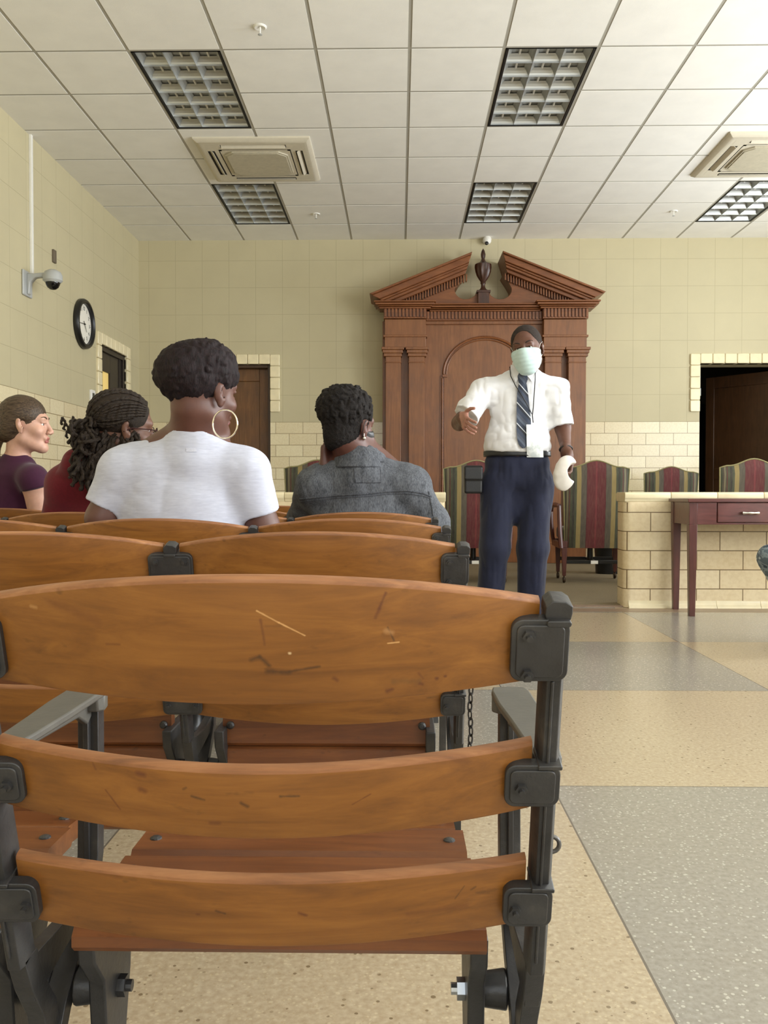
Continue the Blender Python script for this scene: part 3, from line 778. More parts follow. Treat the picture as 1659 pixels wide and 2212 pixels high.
def striped_chair(label, x, y, rz):
    c = thing('striped_armchair', label, 'chair', (x, y, .012), rz, 'striped rolling armchairs behind the low wall')
    # local: +y is the way the sitter faces, outer back at y = -.27
    w = .275; z0, z1, hump = .30, .985, .055
    def topz(tn): return z1 + hump * (math.cos(math.pi * min(1, abs(tn) / .72)) * .5 + .5) - .015 * max(0, abs(tn) - .8) / .2
    nx, nz = 20, 10; vs = []; fs = []
    for side in (0, 1):
        for j in range(nz + 1):
            for i in range(nx + 1):
                tn = -1 + 2 * i / nx; s = j / nz
                wd = w * (.90 + .10 * s)
                z = z0 + (topz(tn) - z0) * s
                ln = -.085 * s - .015 * math.sin(s * math.pi)
                th = .085 * (1 - .35 * s)
                edge = (1 - abs(tn) ** 8) * (1 - max(0, (s - .9) / .1) ** 3 * .8)
                y_ = -.235 + ln + (th * .5) + (th * .5 * edge + .004) * (1 if side else -1)
                vs.append((wd * tn, y_, z))
    n1 = (nx + 1) * (nz + 1)
    for j in range(nz):
        for i in range(nx):
            a = j * (nx + 1) + i; b = a + nx + 1
            fs.append((a, a + 1, b + 1, b)); fs.append((n1 + a, n1 + b, n1 + b + 1, n1 + a + 1))
    for j in range(nz):
        for i, fl in ((0, 1), (nx, 0)):
            a = j * (nx + 1) + i; b = a + nx + 1; fs.append((a, b, n1 + b, n1 + a))
    for i in range(nx):
        for j in (0, nz):
            a = j * (nx + 1) + i; fs.append((a, a + 1, n1 + a + 1, n1 + a))
    mb = MB(); mb.add(vs, fs); bk = mb.build('backrest', M['stripe'], c, smooth=True)
    # piping around the outer back
    loop = []
    for j in range(nz + 1): loop.append(Vector(vs[j * (nx + 1)]))
    for i in range(1, nx + 1): loop.append(Vector(vs[nz * (nx + 1) + i]))
    for j in range(nz - 1, -1, -1): loop.append(Vector(vs[j * (nx + 1) + nx]))
    MB().tube(loop, .006, 6).build('piping', M['welt'], bk, smooth=True)
    MB().rbox(-.26, .26, -.20, .27, .36, .47, .03, 'y', 0, 4).build('seat', M['stripe'], c, bevel=.02, smooth=True)
    for s in (-1, 1):
        a = MB()
        pth = [(s * .30, -.24, .66), (s * .31, -.10, .665), (s * .315, .10, .66), (s * .31, .2, .645), (s * .31, .235, .60), (s * .31, .21, .50), (s * .30, .2, .38), (s * .29, .2, .33)]
        a.tube(pth, [.018, .021, .023, .022, .02, .018, .017, .016], 8)
        a.tube([(s * .285, -.27, .30), (s * .295, -.25, .45), (s * .30, -.24, .66)], [.02, .02, .018], 8)
        a.box(min(s * .27, s * .305), max(s * .27, s * .305), -.27, .22, .30, .35)
        a.build('armrest', M['mahog_l'], c, smooth=True)
    b = MB(); b.cyl((0, 0, .36), (0, 0, .15), .022, .026, 14); b.box(-.20, .20, -.22, .22, .33, .36); b.build('pedestal', M['black'], c, smooth=True)
    b = MB(); b.box(-.25, .25, -.225, -.195, .165, .195); b.box(-.25, .25, .185, .215, .165, .195); b.box(-.015, .015, -.2, .2, .165, .195); b.build('stretcher', M['black'], c, bevel=.003)
    for sx in (-1, 1):
        for sy in (-1, 1):
            x_, y_ = sx * .252, sy * .205 - .005; l = MB()
            for h0, a0, h1, a1 in ((.06, .014, .30, .024), (.30, .024, .36, .026)):
                vs = [(x_ + u_ * a, y_ + v_ * a, h) for h, a in ((h0, a0), (h1, a1)) for u_, v_ in ((-1, -1), (1, -1), (1, 1), (-1, 1))]
                l.add(vs, [(0, 3, 2, 1), (4, 5, 6, 7)] + [(i, (i + 1) % 4, 4 + (i + 1) % 4, 4 + i) for i in range(4)])
            lo = l.build('leg', M['mahog_l'], c, bevel=.003)
            w_ = MB(); w_.lathe([(.0, -.013), (.020, -.012), (.027, -.005), (.027, .005), (.020, .012), (0, .013)], (x_, y_, .027), 'x', 16); w_.cyl((x_, y_, .03), (x_, y_, .075), .007, None, 8)
            w_.build('caster', M['caster'], lo, smooth=True)
    MB().box(-.03, .03, -.229, -.226, .165, .193).build('tag', M['white_pl'], c)
    return c
M['caster'] = plain('caster_brown', srgb(62, 48, 36), .3, .4)
def chx(px, Y): return P(px, 1100, Y=Y).x
ch0 = striped_chair('striped armchair partly hidden behind the standing person and their black hip pouch', chx(1028, 7.35), 7.62, 0)
def chair_at(label, px, Y, rz):
    o = copy_tree(ch0); o['label'] = label; o.location = (chx(px, Y), Y, .012); o.rotation_euler.z = rz; return o
chair_at('striped armchair seen fully from behind, in the gap beside the low tiled wall', 1275, 7.64, R(-3))
chair_at('striped armchair farthest back, against the tiled wall left of the dark doorway', 1435, 9.35, R(-4))
chair_at('striped armchair in front of the dark right doorway, cut by the right edge', 1594, 7.32, R(2))
chair_at('striped armchair peeking over the left shoulder of the denim-jacket woman', 693, 7.5, R(0))
# small dark waste bin behind the striped armchair
bn = MB(); bn.lathe([(.0, 0), (.11, 0), (.13, .40), (.124, .40), (.106, .02), (0, .02)], (0, 0, 0), 'z', 24)
bo = bn.build('waste_bin', M['black'], None, smooth=True); bo.location = (P(1312, 1230, Y=8.35).x, 8.35, .012)
tag(bo, 'black round waste bin on the carpet behind the fully visible striped armchair', 'waste bin')

# ------------------------------------------------------------------ mahogany table against the low wall
TX = P(1487, 1085, Y=5.52).x; TW = 1.20; YT0, YT1 = 5.50, 5.885
tb = thing('side_table', 'mahogany side table with a drawer against the low tiled wall', 'table', (TX, YT0, 0))
def tt(px, Y=5.52): return P(px, 1100, Y=Y).x - TX
TZ = .742
MB().box(-.012, TW + .012, -.015, YT1 - YT0, TZ - .022, TZ).build('tabletop', M['mahog'], tb, bevel=.003)
ap = MB(); AZ = P(1500, 1133, Y=5.52).z
ap.box(.05, tt(1546), 0, .02, AZ, TZ - .022); x1_ = tt(1686)
ap.box(x1_, TW - .05, 0, .02, AZ, TZ - .022); ap.box(tt(1546), x1_, .004, .02, AZ, AZ + .012); ap.box(tt(1546), x1_, .012, .02, AZ, TZ - .022)
ap.box(.004, .024, .04, YT1 - YT0 - .03, AZ, TZ - .022); ap.box(TW - .024, TW - .004, .04, YT1 - YT0 - .03, AZ, TZ - .022); ap.box(.05, TW - .05, YT1 - YT0 - .03, YT1 - YT0 - .01, AZ, TZ - .022)
ap.build('apron', M['mahog'], tb, bevel=.002)
dr = MB().box(tt(1546) + .004, x1_ - .003, -.004, .012, AZ + .014, TZ - .026).build('drawer', M['mahog'], tb, bevel=.003)
hx = tt(1616); hz = P(1616, 1108, Y=5.5).z
h = MB(); h.tube([(hx - .048, -.004, hz), (hx - .046, -.024, hz), (hx - .02, -.029, hz), (hx, -.030, hz), (hx + .02, -.029, hz), (hx + .046, -.024, hz), (hx + .048, -.004, hz)], [.009, .010, .006, .009, .006, .010, .009], 10)
h.build('handle', M['chrome'], dr, smooth=True)
for lx in (.0, TW - .052):
    for ly in (0, YT1 - YT0 - .065):
        l = MB(); a, b = .052, .036
        x0, y0 = lx, ly; cx, cy = lx + a / 2, ly + a / 2
        for (h0, s0_, h1, s1_) in ((0, b / 2, AZ, a / 2), (AZ, a / 2, TZ - .022, a / 2)):
            vs = [(cx + sx * s, cy + sy * s, h_) for h_, s in ((h0, s0_), (h1, s1_)) for sx, sy in ((-1, -1), (1, -1), (1, 1), (-1, 1))]
            l.add(vs, [(0, 1, 2, 3), (4, 7, 6, 5)] + [(i, (i + 1) % 4, 4 + (i + 1) % 4, 4 + i) for i in range(4)])
        l.build('leg', M['mahog_l'], tb, bevel=.002)

# ------------------------------------------------------------------ wooden reredos on the back wall
YR = 9.55
def q(px, py, Y=YR): p = P(px, py, Y=Y); return (p.x, p.z)
rd = thing('wall_pediment_screen', 'tall carved oak screen with broken pediment on the back wall behind the standing man', 'wood panelling', (0, 0, 0))
def px_box(mb, x0, x1, y0, y1, d0, d1, mi=0):
    a = q(x0, y1); b = q(x1, y0); mb.box(a[0], b[0], d0, d1, a[1], b[1], mi)
m = MB(); a = q(826, 690); b = q(1268, 690)
m.box(a[0], b[0], YR + .10, YB - .002, .012, a[1])
# centre panel face with arched recess border
m.build('back_panel', M['wood_rered'], rd, bevel=.004)
for x0, x1 in ((833, 866), (883, 917), (1177, 1213), (1228, 1266)):
    m = MB(); A = q(x0, 772); B = q(x1, 772)
    m.box(A[0], B[0], YR, YR + .12, .012, A[1] + .01)
    m.box(A[0] - .008, B[0] + .008, YR - .01, YR + .12, .012, .24)
    m.box(A[0] - .005, B[0] + .005, YR - .006, YR + .12, A[1] - .06, A[1] - .045)
    m.build('pilaster', M['wood_rered'], rd, bevel=.004)
for x0, x1 in ((829, 868), (881, 921), (1173, 1215), (1226, 1270)):
    m = MB(); A = q(x0, 770); B = q(x1, 750)
    for k, (e, h0, h1) in enumerate(((.0, 0, .35), (.012, .35, .7), (.024, .7, 1.0))):
        m.box(A[0] - e, B[0] + e, YR - .012 - e, YR + .12, A[1] + (B[1] - A[1]) * h0, A[1] + (B[1] - A[1]) * h1)
    m.build('capital', M['wood_rered'], rd, bevel=.004)
for x0, x1 in ((831, 920), (1174, 1267)):
    m = MB(); px_box(m, x0, x1, 690, 752, YR - .02, YR + .12)
    px_box(m, x0 - 3, x1 + 3, 724, 729, YR - .035, YR + .1)
    m.build('entablature_block', M['wood_rered'], rd, bevel=.004)
m = MB(); px_box(m, 918, 1178, 690, 698, YR + .07, YR + .12); m.build('frieze', M['wood_rered'], rd, bevel=.003)
# dentil bands
def dentils(name, x0, x1, y0, y1, d0, pitch=7.4):
    m = MB(); px_box(m, x0, x1, y0 - 2, y1 + 3, d0 + .02, YR + .14)
    n = int((x1 - x0) / pitch); s = (x1 - x0) / n
    for i in range(n): px_box(m, x0 + i * s + s * .22, x0 + (i + 1) * s - s * .18, y0, y1, d0, d0 + .03)
    m.build(name, M['wood_cornice'], rd, bevel=.0015)
dentils('dentil_band', 829, 921, 668, 686, YR - .05); dentils('dentil_band', 1172, 1270, 668, 686, YR - .05); dentils('dentil_band', 921, 1172, 672, 688, YR + .02)
# horizontal cornice, stepped moulding profile: (overhang px, y px, depth)
def cornice(x0, x1, ys, base, ov):
    m = MB()
    st = [(0, ys + 16, ys + 12, .0), (3, ys + 12, ys + 9, .02), (8, ys + 9, ys + 4, .045), (11, ys + 4, ys, .06)]
    for e, yb_, yt_, dd in st: px_box(m, x0 - (e if ov[0] else 0), x1 + (e if ov[1] else 0), yt_, yb_, base - dd, YR + .16)
    m.build('cornice', M['wood_cornice'], rd, bevel=.005)
cornice(819, 930, 653, YR - .06, (1, 1)); cornice(1166, 1282, 652, YR - .06, (1, 1)); cornice(928, 1168, 656, YR + .01, (0, 0))
# raking cornices
def rake(pa, pb, inner, name):
    """pa: outer low tip, pb: inner high tip (pixels); section stacked below the top line"""
    A = Vector(q(*pa)).to_3d(); B = Vector(q(*pb)).to_3d()
    A = Vector((A.x, 0, A.y)) if False else Vector((q(*pa)[0], 0, q(*pa)[1])); B = Vector((q(*pb)[0], 0, q(*pb)[1]))
    m = MB()
    # bands: vertical offsets below the line, depth
    for o0, o1, dd in ((0, .022, .20), (.022, .090, .165), (.090, .112, .135), (.112, .140, .115), (.14, .178, .07)):
        kk = .62 if inner > 0 else .62
        def end(P_, o, atinner):
            return Vector((P_.x - inner * o * kk, 0, P_.z - o)) if atinner else Vector((P_.x + inner * o * .75, 0, P_.z - o * .55 if False else P_.z - o))
        ptsA0 = Vector((A.x + inner * o0 * 1.2, 0, A.z - o0 * .55)); ptsA1 = Vector((A.x + inner * o1 * 1.2, 0, A.z - o1 * .55))
        B0 = Vector((B.x - inner * o0 * .35, 0, B.z - o0 * 1.12)); B1 = Vector((B.x - inner * o1 * .35, 0, B.z - o1 * 1.12))
        m.prism([(ptsA0.x, ptsA0.z), (B0.x, B0.z), (B1.x, B1.z), (ptsA1.x, ptsA1.z)], YR - dd + .06, YB - .002, 'y')
    m.build(name, M['wood_cornice'], rd, bevel=.004)
    # dentils under the slope
    m = MB(); u = (B - A); Ln = u.length; u.normalize(); nn = Vector((-u.z, 0, u.x)); nn = nn if nn.z > 0 else -nn
    n = 26
    for i in range(n):
        s = .22 * Ln + (Ln * .70) * i / n
        p = A + u * s - nn * (.165); w_ = .016
        fade = min(1, (s - .10 * Ln) / (.25 * Ln)); hgt = .075 * fade
        pts = [p, p + u * w_, p + u * w_ - Vector((0, 0, hgt)), p - Vector((0, 0, hgt))]
        m.prism([(v_.x, v_.z) for v_ in pts], YR + .03, YR + .09, 'y')
    m.build('dentil_band', M['wood_cornice'], rd, bevel=.0015)
rake((799, 640), (1018, 551), 1, 'raking_cornice'); rake((1303, 636), (1083, 549), -1, 'raking_cornice')
# tympanum with the two swan curves cut out
def arc(cx, cy, rx, ry, a0, a1, n=14): return [(cx + rx * math.cos(R(a0 + (a1 - a0) * k / n)), cy - ry * math.sin(R(a0 + (a1 - a0) * k / n))) for k in range(n + 1)]
L_ = [(832, 655), (1004, 590)] + [(998, 600), (993, 607), (988, 616)] + arc(1007, 622, 24, 21, 170, 300, 12) + [(1026, 636), (1031, 628)]
Rr = [(1058, 628), (1062, 635)] + arc(1082, 622, 25, 21, 240, 370, 12)[:] + [(1100, 606), (1094, 597), (1088, 588), (1268, 654)]
poly = [q(*p) for p in L_ + Rr]
m = MB(); m.prism(poly, YR + .075, YB - .002, 'y'); m.build('tympanum', M['wood_cornice'], rd, bevel=.003)
m = MB(); px_box(m, 1033, 1057, 629, 657, YR + .01, YR + .16); px_box(m, 1030, 1060, 626, 631, YR - .0, YR + .17); m.build('urn_pedestal', M['wood_urn'], rd, bevel=.003)
# urn
cx, zb = q(1045, 626); zt = q(1045, 532)[1]; H = zt - zb
prof = [(.36, .0), (.34, .02), (.20, .05), (.13, .10), (.12, .16), (.17, .19), (.15, .22), (.24, .27), (.38, .36), (.46, .46), (.50, .56), (.515, .62), (.47, .635), (.36, .65), (.22, .68), (.13, .72), (.10, .76), (.135, .80), (.15, .86), (.10, .94), (.0, 1.0)]
rr = q(1063, 600)[0] - cx
n = 40; vs = []
for r_, h in prof:
    for k in range(n):
        a = 2 * math.pi * k / n
        fl = 1 + (.06 * math.cos(10 * a) if .25 < h < .58 else 0)
        vs.append((cx + r_ / .515 * rr * fl * math.cos(a), YR + .08 + r_ / .515 * rr * fl * math.sin(a), zb + h * H))
m = MB(); fs = []
for i in range(len(prof) - 1):
    for k in range(n): fs.append((i * n + k, i * n + (k + 1) % n, (i + 1) * n + (k + 1) % n, (i + 1) * n + k))
m.add(vs, fs + [tuple(range(n))]); m.build('urn_finial', M['wood_urn'], rd, smooth=True)
# arch with rope moulding and side beads
m = MB(); c0 = q(1050, 806); rx = q(1141, 806)[0] - c0[0]; rz_ = q(1050, 725)[1] - c0[1]
N = 96; pts = [Vector((c0[0] + rx * math.cos(math.pi * k / N), YR + .092, c0[1] + rz_ * math.sin(math.pi * k / N))) for k in range(N + 1)]
m.tube(pts, [.012 + .005 * (k % 2) for k in range(N + 1)], 8)
ptsi = [Vector((c0[0] + (rx - .03) * math.cos(math.pi * k / 32), YR + .094, c0[1] + (rz_ - .03) * math.sin(math.pi * k / 32))) for k in range(33)]
m.tube(ptsi, .006, 6)
m.build('arch_moulding', M['wood_cornice'], rd, smooth=True)
for sx in (-1, 1):
    m = MB(); xa = c0[0] + sx * (rx + .012)
    zz = c0[1] - .01
    m.box(min(xa, xa - sx * .05), max(xa, xa - sx * .05), YR + .072, YR + .10, zz - .02, zz + .005)
    k = 0; z = zz - .03
    pts = []
    while z > .1:
        pts.append(Vector((xa, YR + .092, z))); z -= .016
    m.tube(pts, [.009 + .004 * (i % 2) for i in range(len(pts))], 8)
    m.box(xa - .022, xa - .016, YR + .088, YR + .10, .1, zz); m.box(xa + .016, xa + .022, YR + .088, YR + .10, .1, zz)
    m.build('bead_moulding', M['wood_cornice'], rd, smooth=True)

# ------------------------------------------------------------------ ceiling fittings
t = NT('louvre_aluminium', .30, .75); t.color(srgb(186, 189, 188)); M['louvre'] = t.m
M['lens'] = plain('unlit_tube_housing', srgb(178, 181, 180), .5, .3)
M['housing_black'] = plain('black_reveal', srgb(14, 14, 14), .6)
def troffer(label, k, y0):
    x0, x1, y1 = GX(k), GX(k) + .61, y0 + 1.22
    o = thing('ceiling_light', label, 'ceiling light', (x0 + .305, y0 + .61, ZC), 0, 'unlit louvred ceiling lights')
    hw, hl = .293, .598; dp = .075
    m = MB(); m.box(-hw, hw, -hl, hl, dp, dp + .006); m.box(-hw, -hw + .004, -hl, hl, 0, dp); m.box(hw - .004, hw, -hl, hl, 0, dp); m.box(-hw, hw, -hl, -hl + .004, 0, dp); m.box(-hw, hw, hl - .004, hl, 0, dp)
    m.build('housing', M['housing_black'], o)
    f = MB(); g = .018
    for a, b, c_, d_ in ((-hw, -hw + g, -hl, hl), (hw - g, hw, -hl, hl), (-hw, hw, -hl, -hl + .010), (-hw, hw, hl - .010, hl)): f.box(a, b, c_, d_, .0, .006)
    f.build('frame', M['housing_black'], o)
    lv = MB(); xa, ya = hw - g - .004, hl - .014
    def blade(p0, p1, nrm):   # parabolic wedge blade
        for z0_, w0, z1_, w1 in ((.006, .0012, .016, .003), (.016, .003, .028, .008), (.028, .008, .042, .018), (.042, .018, .056, .034)):
            vs = [p0 + nrm * s * w + Vector((0, 0, z)) for z, w in ((z0_, w0), (z1_, w1)) for s in (-1, 1)] + [p1 + nrm * s * w + Vector((0, 0, z)) for z, w in ((z0_, w0), (z1_, w1)) for s in (-1, 1)]
            lv.add(vs, [(0, 2, 6, 4), (1, 5, 7, 3), (0, 4, 5, 1), (2, 3, 7, 6)])
    for i in range(4):
        x = -xa + 2 * xa * i / 3; blade(Vector((x, -ya, 0)), Vector((x, ya, 0)), Vector((1, 0, 0)))
    for j in range(7):
        y = -ya + 2 * ya * j / 6; blade(Vector((-xa, y, 0)), Vector((xa, y, 0)), Vector((0, 1, 0)))
    lv.build('louvre', M['louvre'], o)
    rf = MB(); rf.box(-xa, xa, -ya, ya, .064, .066); rf.build('reflector', M['lens'], o)
    for i in range(3):
        x = -xa + 2 * xa * (i + .5) / 3
        MB().cyl((x, -ya, .058), (x, ya, .058), .008, None, 8).build('tube', M['white_pl'], o, smooth=True)
    return o
names = ['nearer unlit louvred ceiling light on the left, in front of the air conditioner', 'nearer unlit louvred ceiling light right of centre',
         'far small unlit louvred light behind the left ceiling air conditioner', 'far unlit louvred ceiling light above the carved screen',
         'unlit louvred ceiling light at the right edge, behind the right air conditioner']
for (k, y0), nm in zip(LIGHTS[:5], names): troffer(nm, k, y0)
rest = ['right of the frame in the nearer light row', 'above the fourth seat row on the left', 'above the fourth seat row right of centre', 'above the fourth seat row far right', 'overhead on the left above the nearest row', 'overhead right of centre above the nearest row', 'overhead far right above the nearest row']
def cassette(label, cx, cy):
    o = thing('air_conditioner', label, 'ceiling air conditioner', (cx, cy, ZC), 0, 'ceiling cassette air conditioners')
    h = .475
    m = MB(); # outer panel: tapered frame
    vs = []
    for s, z in ((h, 0), (h, -.012), (h - .03, -.034), (h - .05, -.036)):
        vs += [(-s, -s, z), (s, -s, z), (s, s, z), (-s, s, z)]
    fs = [(i * 4 + k, i * 4 + (k + 1) % 4, i * 4 + 4 + (k + 1) % 4, i * 4 + 4 + k) for i in range(3) for k in range(4)]
    # inner plane with four outlet slots left open: build strips
    m.add(vs, fs)
    z = -.036; a = h - .05; so, si, sl = .395, .335, .27
    def pl(x0, x1, y0, y1): m.box(x0, x1, y0, y1, z, z + .004)
    pl(-a, a, -a, -so); pl(-a, a, so, a); pl(-a, -so, -so, so); pl(so, a, -so, so)
    for sx in (-1, 1):
        for sy in (-1, 1): pl(min(sx * sl, sx * so), max(sx * sl, sx * so), min(sy * sl, sy * so), max(sy * sl, sy * so))
    for sx in (-1, 1):
        pl(min(sx * .29, sx * si), max(sx * .29, sx * si), -sl, sl); pl(-sl, sl, min(sx * .29, sx * si), max(sx * .29, sx * si))
    m.box(-.30, .30, -.30, .30, z, z + .002)
    m.build('panel', M['vent'], o, bevel=.002)
    g = MB(); c = .07; s = .265
    poly = [(-s + c, -s), (s - c, -s), (s, -s + c), (s, s - c), (s - c, s), (-s + c, s), (-s, s - c), (-s, -s + c)]
    g.prism(poly, z - .012, z, 'z'); s2 = .25
    g.prism([(u_ * s2 / s, v_ * s2 / s) for u_, v_ in poly], z - .017, z - .011, 'z')
    g.build('intake_grille', plain('grille_plastic', srgb(186, 178, 156), .55), o, bevel=.004)
    for k in range(4):
        rm = Matrix.Rotation(R(90 * k), 4, 'Z')
        d = MB(); d.box(-sl, sl, si, so, z + .012, z + .03, 0, rm); d.box(-sl, sl, si, so, z + .028, z + .030, 0, rm)
        d.build('outlet', M['vent_d'], o)
        v_ = MB(); tilt = rm @ Matrix.Translation((0, (si + so) / 2, z + .004)) @ Matrix.Rotation(R(38), 4, 'X')
        v_.box(-sl + .006, sl - .006, -.022, .022, -.002, .002, 0, tilt); v_.build('louvre', M['vent'], o, bevel=.001)
    return o
ac = cassette('beige square ceiling air conditioner on the left between two lights', -1.20, 7.53)
a2 = copy_tree(ac); a2.location = (3.10, 7.50, ZC); a2['label'] = 'beige square ceiling air conditioner cut off by the right edge'
def sprinkler(label, x, y, big=True):
    o = thing('ceiling_sprinkler', label, 'sprinkler', (x, y, ZC), 0, 'ceiling sprinkler heads')
    MB().lathe([(.041, 0), (.041, -.004), (.034, -.010), (.022, -.008), (.012, -.002), (0, -.001)], (0, 0, 0), 'z', 24).build('escutcheon', M['white_pl'], o, smooth=True)
    MB().cyl((0, 0, 0), (0, 0, -.045), .006, .004, 10).build('stem', M['white_pl'], o, smooth=True)
    MB().lathe([(.0, -.045), (.013, -.047), (.014, -.050), (0, -.053)], (0, 0, 0), 'z', 12).build('deflector', M['grey_pl'], o, smooth=True)
    return o
s0 = sprinkler('sprinkler head with round white plate near the top left', -.86, 5.41)
for lab, x, y in (('small sprinkler head between the far left light and the wall', -.858, 9.0), ('small sprinkler head near the right-hand edge of the ceiling', 2.79, 8.98)):
    o = copy_tree(s0); o['label'] = lab; o.location = (x, y, ZC)
# small camera above the urn
p = P(1051, 519, Y=9.80)
o = thing('security_camera', 'tiny white camera above the urn where ceiling meets back wall', 'security camera', (p.x, YB, p.z + .02))
MB().lathe([(0, -.04), (.03, -.04), (.034, -.02), (.034, 0)], (0, 0, 0), 'y', 20).build('mount', M['white_pl'], o, smooth=True)
MB().lathe([(0, -.05), (.03, -.042), (.046, -.018), (.048, .012), (.035, .035), (0, .042)], (.012, -.07, -.004), 'z', 20).build('housing', M['white_pl'], o, smooth=True)
MB().lathe([(0, -.022), (.015, -.018), (.022, -.005), (.02, .01), (0, .015)], (.004, -.095, -.045), 'y', 16).build('lens', M['black'], o, smooth=True)

# ------------------------------------------------------------------ left wall things
def LP(px, py): p = P(px, py, X=XL); return p.y, p.z
y0, z0 = LP(66, 592)
cd = MB().rbox(XL, XL + .022, y0 - .018, y0 + .018, z0, ZC, .004, 'z').build('conduit', M['white_pl'], None); tag(cd, 'thin white vertical conduit running up the left wall to the ceiling', 'conduit')
ya, za = LP(46, 643); yb_, zb_ = LP(66, 592)
o = thing('security_camera', 'grey dome camera on a wall bracket below the white conduit', 'security camera', (XL, (ya + yb_) / 2, z0))
m = MB(); m.rbox(0, .018, -.085, .085, -.20, .0, .01, 'x', 0, 3)
m.prism([(.016, -.02), (.075, -.022), (.17, -.012), (.17, -.05), (.08, -.055), (.045, -.09), (.035, -.18), (.016, -.19)], -.028, .028, 'y')
m.build('bracket', M['grey_pl'], o, bevel=.008)
MB().lathe([(.0, .012), (.03, .010), (.062, -.008), (.074, -.035), (.076, -.075), (.060, -.092)], (.215, 0, 0), 'z', 28).build('housing', M['grey_pl'], o, smooth=True)
MB().lathe([(.056, -.088), (.054, -.105), (.042, -.13), (.022, -.145), (.0, -.149)], (.215, 0, 0), 'z', 28).build('dome', plain('dark_dome', srgb(14, 14, 16), .08), o, smooth=True)
# clock
yc, zc = LP(177, 700)
o = thing('wall_clock', 'round black-rimmed wall clock with white face on the left wall', 'clock', (XL, yc, zc))
rr = .232
m = MB(); m.lathe([(0, 0), (rr - .01, 0), (rr, .012), (rr, .035), (rr - .012, .052), (rr - .03, .055), (rr - .045, .042), (rr - .047, .016), (0, .015)], (0, 0, 0), 'x', 64); m.build('rim', M['black'], o, smooth=True)
m = MB(); m.lathe([(0, .0155), (rr - .046, .0155), (rr - .046, .019), (0, .019)], (0, 0, 0), 'x', 48); fc = m.build('face', plain('clock_face', srgb(238, 234, 222), .5, var=.01), o)
# numerals laid out as text curves
for k in range(1, 13):
    cu = bpy.data.curves.new('numeral', 'FONT'); cu.body = str(k); cu.size = .046; cu.align_x = 'CENTER'; cu.align_y = 'CENTER'; cu.extrude = .0006
    cu.materials.append(M['black']); tmp = bpy.data.objects.new('numeral_text', cu); me_ = bpy.data.meshes.new_from_object(tmp); bpy.data.objects.remove(tmp)
    no = bpy.data.objects.new('numeral', me_); COL.objects.link(no); no.parent = fc
    a = R(90 - 30 * k)
    # facing +x; reader's right is -y... seen from +x, right is +y
    no.rotation_euler = (R(90), 0, R(90)); no.location = (.0205, .142 * math.cos(a), .142 * math.sin(a))
tk = MB()
for k in range(60):
    a = R(6 * k); d = Vector((0, math.cos(a), math.sin(a))); L0 = .162 if k % 5 else .158; p0, p1 = d * L0, d * .174; nn = Vector((0, -d.z, d.y)) * (.0008 if k % 5 else .002)
    tk.add([p0 - nn + Vector((.0200, 0, 0)), p0 + nn + Vector((.0200, 0, 0)), p1 + nn + Vector((.0200, 0, 0)), p1 - nn + Vector((.0200, 0, 0))], [(0, 1, 2, 3)])
tk.build('minute_mark', M['black'], o)
def hand(name, ang, ln, w):
    a = R(90 - ang); d = Vector((0, math.cos(a), math.sin(a))); nn = Vector((0, -d.z, d.y))
    poly = [d * -.03 + nn * w, d * -.03 - nn * w, d * ln - nn * w * .4, d * ln + nn * w * .4]
    m = MB(); vs = [p + Vector((.026, 0, 0)) for p in poly] + [p + Vector((.028, 0, 0)) for p in poly]
    m.add(vs, [(0, 1, 2, 3), (7, 6, 5, 4)] + [(i, (i + 1) % 4, 4 + (i + 1) % 4, 4 + i) for i in range(4)]); m.lathe([(.008, .024), (.008, .030), (0, .03)], (0, 0, 0), 'x', 12)
    m.build(name, M['black'], o)
hand('hour_hand', 143, .085, .005); hand('minute_hand', 266, .13, .0035)
# small brown plate, thermostat
y0, z0 = LP(115, 554)
o = MB().rbox(XL, XL + .018, y0 - .03, y0 + .03, z0 - .055, z0 + .055, .004, 'x').build('switch_plate', plain('brown_plate', srgb(104, 92, 76), .5), None, bevel=.003); tag(o, 'small brown rectangular plate on the left wall above the clock', 'wall plate')
y0, z0 = LP(197, 857)
o = thing('thermostat', 'small white thermostat on the left wall beside the door', 'thermostat', (XL, y0, z0))
MB().rbox(0, .022, -.055, .055, -.065, .065, .01, 'x').build('body', M['white_pl'], o, bevel=.004)
MB().box(.021, .0235, -.025, .03, -.02, .035).build('display', plain('lcd', srgb(60, 64, 58), .3), o)
# ------------------------------------------------------------------ implicit surfaces for bodies and clothing
A3 = lambda v: np.array(v, dtype=np.float32)
def cap(a, b, ra, rb=None, flat=False, sx=None):
    a, b = A3(a), A3(b); rb = ra if rb is None else rb; ab = b - a; L2 = float(ab @ ab) + 1e-12; u = ab / math.sqrt(L2)
    def f(p):
        q = p - a; t = np.clip(q @ ab / L2, 0, 1)
        d = np.linalg.norm(q - t[:, None] * ab, axis=1) - (ra + (rb - ra) * t)
        if flat: d = np.maximum(d, (p - b) @ u)
        return d
    return f
def ell(c, r, rot=None):
    c, r = A3(c), A3(r); Rm = None if rot is None else np.array(Euler([R(x) for x in rot]).to_matrix(), dtype=np.float32)
    def f(p):
        q = p - c
        if Rm is not None: q = q @ Rm
        k0 = np.linalg.norm(q / r, axis=1); k1 = np.linalg.norm(q / (r * r), axis=1) + 1e-9
        return k0 * (k0 - 1) / k1
    return f
def bxs(c, h, r, rot=None):
    c, h = A3(c), A3(h) - r; Rm = None if rot is None else np.array(Euler([R(x) for x in rot]).to_matrix(), dtype=np.float32)
    def f(p):
        q = p - c
        if Rm is not None: q = q @ Rm
        q = np.abs(q) - h
        return np.linalg.norm(np.maximum(q, 0), axis=1) + np.minimum(q.max(axis=1), 0) - r
    return f
